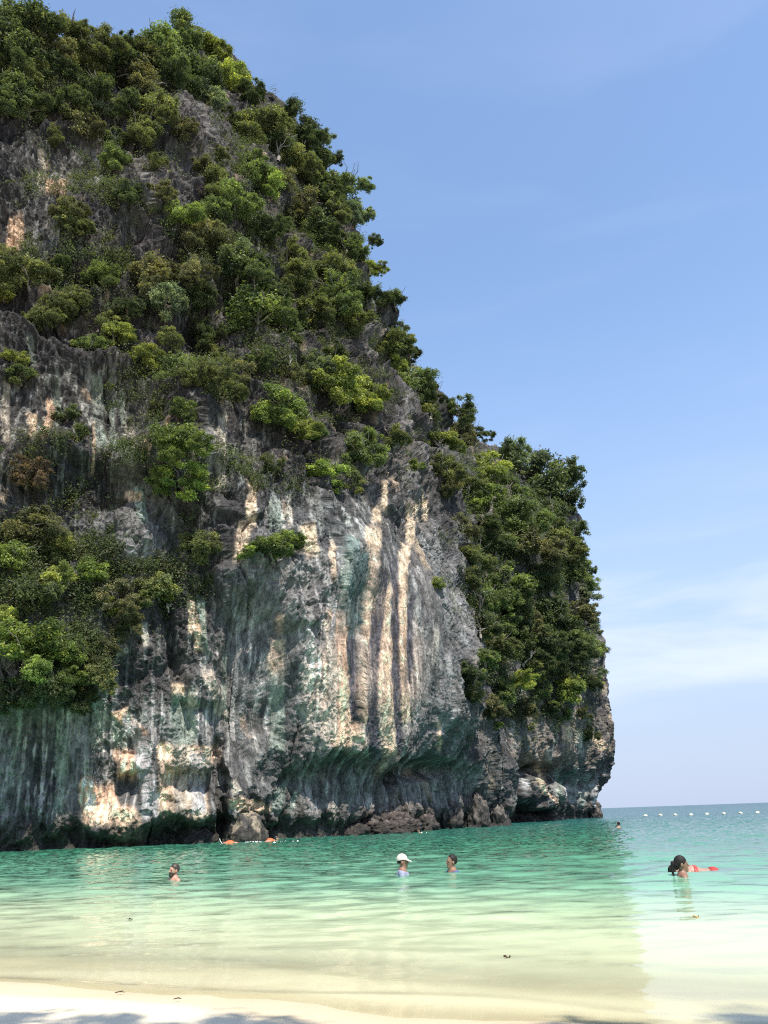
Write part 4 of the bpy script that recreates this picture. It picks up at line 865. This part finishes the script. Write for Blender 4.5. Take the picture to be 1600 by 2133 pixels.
# ------------------------------------------------------------------ buoys, flotsam, splash
def revolve(prof, n=16):
    prof = np.array(prof); th = np.arange(n) * 2 * math.pi / n
    V = np.stack([prof[:, :1] * np.cos(th), prof[:, :1] * np.sin(th), np.repeat(prof[:, 1:], n, 1)], -1).reshape(-1, 3); i = np.arange(len(prof) * n).reshape(len(prof), n); j = np.roll(i, -1, 1)
    return V, np.stack([i[:-1], j[:-1], j[1:], i[1:]], -1).reshape(-1, 4)
M_BUOY = simple('buoy_white', (0.78, 0.74, 0.60), .45, .4, .06, 3); M_CAPB = simple('buoy_band', (0.55, 0.48, 0.22), .5, .3, .1, 3)
bV = revolve([(0.001, -.24), (.12, -.22), (.21, -.14), (.255, -.02), (.245, .09), (.19, .17), (.10, .215), (.055, .225)]); bM = mesh_np('float', *bV)
cV = revolve([(.054, .215), (.060, .26), (.045, .29), (.001, .295)]); cM = mesh_np('eyelet', *cV); dV = revolve([(.250, .030), (.262, .034), (.262, .062), (.248, .066)]); dM = mesh_np('band', *dV)
BU = [(1345, 1700.5), (1376, 1699.5), (1407, 1698.8), (1440, 1698.4), (1473, 1697.2), (1508, 1696.3), (1543, 1695), (1578, 1694)]
BO = ['leftmost white buoy, nearest the headland', 'second white buoy from the headland end of the line', 'third white buoy from the headland end of the line', 'fourth white buoy, left of the middle of the line',
      'fifth white buoy, right of the middle of the line', 'third white buoy from the open-sea end', 'second white buoy from the open-sea end', 'rightmost white buoy at the open-sea end of the line']
for (px, py), lb in zip(BU, BO):
    p = on_z(px, py); s_ = 0.0042 * (p[1] * 0.5) / 0.25 * 0.85
    b_ = bpy.data.objects.new('buoy', None); col.objects.link(b_); b_.location = (p[0], p[1], 0.05 * s_); b_.rotation_euler = (tr.normal() * .15, tr.normal() * .15, tr.uniform(0, 6)); b_.scale = (s_ * 1.25, s_ * 1.25, s_); b_.empty_display_size = .2
    b_['label'] = lb; b_['category'] = 'buoy'; b_['group'] = 'white marker buoys strung across the bay'
    link('float', bM, M_BUOY, b_); link('eyelet', cM, M_CAPB, b_); link('band', dM, M_CAPB, b_)
M_FL = simple('fallen_leaf_orange', (0.52, 0.27, 0.05), .6, .3, .15, 40); M_TW = simple('twig_brown', (0.07, 0.045, 0.03), .8, .2, .2, 30)
def leaf(px, py, L_, ang, mat, label, z=0.006):
    p = on_z(px, py); t_ = np.linspace(0, 1, 9); w = np.sin(t_ * math.pi) ** 0.8 * L_ * 0.24 + .001; V = []
    for a, ww in zip(t_, w): V += [((a - .5) * L_, -ww, .012 * math.cos(a * 6) + .010), ((a - .5) * L_, 0, .004 + .02 * (a - .5) ** 2), ((a - .5) * L_, ww, .010 + .012 * math.sin(a * 5))]
    o_ = link('fallen_leaf', mesh_np('fallen_leaf', np.array(V), grid_faces(9, 3)), mat, None, label=label, category='leaf'); o_.location = (p[0], p[1], max(float(ground_z(p[0], p[1])), 0) + z); o_.rotation_euler = (0, 0, ang)
    V, Fq = tube([(L_ * .5, 0, .006), (L_ * .62, .01, .012), (L_ * .7, .03, .010)], [.004, .003, .002], 5); link('stalk', mesh_np('stalk', V, Fq), M_TW, o_)
leaf(1450, 1912, .085, .5, M_FL, 'orange leaf floating on the pale turquoise water')
leaf(272, 1917, .08, 2.4, M_TW, 'dark brown leaf afloat below the bearded man', .006)
leaf(1056, 1997, .055, .2, M_TW, 'small dark leaf adrift in the rippled shallows')
for px, py, L_, lb in ((250, 2064, .065, 'short dark twig on the wet tan sand'), (370, 2080, .05, 'tiny curled twig on the dry white sand')):
    p = on_z(px, py, .04); V, Fq = join([tube([(-L_ / 2, 0, .006), (0, L_ * .1, .010), (L_ / 2, 0, .005)], [.003, .004, .002], 6), tube([(0, L_ * .1, .009), (L_ * .25, L_ * .4, .012)], [.003, .0015], 5)])
    o_ = link('twig', mesh_np('twig', V, Fq), M_TW, None, label=lb, category='twig'); o_.location = (p[0], p[1], float(ground_z(p[0], p[1])) + .005); o_.rotation_euler = (0, 0, .2)
M_FOAM = simple('foam_white', (0.72, 0.76, 0.74), .6, .3, .05)
fr_ = np.random.default_rng(4); parts = []
for px, py, n, w in ((531, 1754, 18, .6), (596, 1753, 7, .6), (882, 1735, 5, .4)):
    p = on_z(px, py)
    for k in range(n):
        a = p + np.array([fr_.normal() * w * .5, fr_.normal() * .4, 0]); h = abs(fr_.normal()) * .04 + .02
        V = np.array([(-.09, -.05, -.02), (.09, -.05, -.02), (.08, .06, -.02), (-.08, .06, -.02), (0, 0, h)]) * fr_.uniform(.4, 1) + a; parts.append((V, np.array([(0, 1, 4, 4), (1, 2, 4, 4), (2, 3, 4, 4), (3, 0, 4, 4)])))
V = np.concatenate([p[0] for p in parts]); T_ = np.concatenate([np.array([(0, 1, 4), (1, 2, 4), (2, 3, 4), (3, 0, 4)]) + 5 * k for k in range(len(parts))])
link('foam', mesh_np('foam', V, T_, False), M_FOAM, None, kind='stuff')

# ------------------------------------------------------------------ leafy tree behind the viewer, whose shade lies on the near sand
root = bpy.data.objects.new('beach_tree', None); col.objects.link(root); base = np.array([3.4, -4.0, 0.45]); root.location = base
root['label'] = 'spreading leafy tree behind the viewer that shades the near sand'; root['category'] = 'tree'
cot = 1 / math.tan(SUN_EL); hd = np.array([math.sin(SUN_AZ), math.cos(SUN_AZ), 0]); parts = [tube(limb_path(np.zeros(3), np.array([-1.2, 2.2, 6.2]), tr, 8, .03), np.linspace(.30, .17, 8), 12)]
for gx, gy, H_, R_ in ((-2.15, 4.85, 9.4, 1.3), (-1.45, 4.6, 8.8, 1.45), (-0.75, 4.55, 9.2, 1.35), (0.1, 4.45, 9.6, 1.45), (2.6, 4.85, 9.0, 1.2), (-2.0, 1.5, 9.6, 2.3), (1.2, 1.0, 10.2, 2.4), (3.6, -1.0, 10.5, 2.5)):
    C = np.array([gx, gy - 0.32, 0]) + hd * H_ * cot; C[2] = H_
    c_ = link('crown', CROWNS['ragged' if R_ < 2 else 'round'][tr.integers(0, 4)], LEAF['g'], root); c_.location = C - base; c_.scale = (R_, R_, R_ * .6); c_.rotation_euler = (0, 0, tr.uniform(0, 6))
    parts.append(tube(limb_path(np.array([-1.2, 2.2, 6.0]), C - base, tr, 7, .05), np.linspace(.14, .03, 7), 8))
V, Fq = join(parts); link('trunk', mesh_np('trunk', V, Fq), m_bark, root)
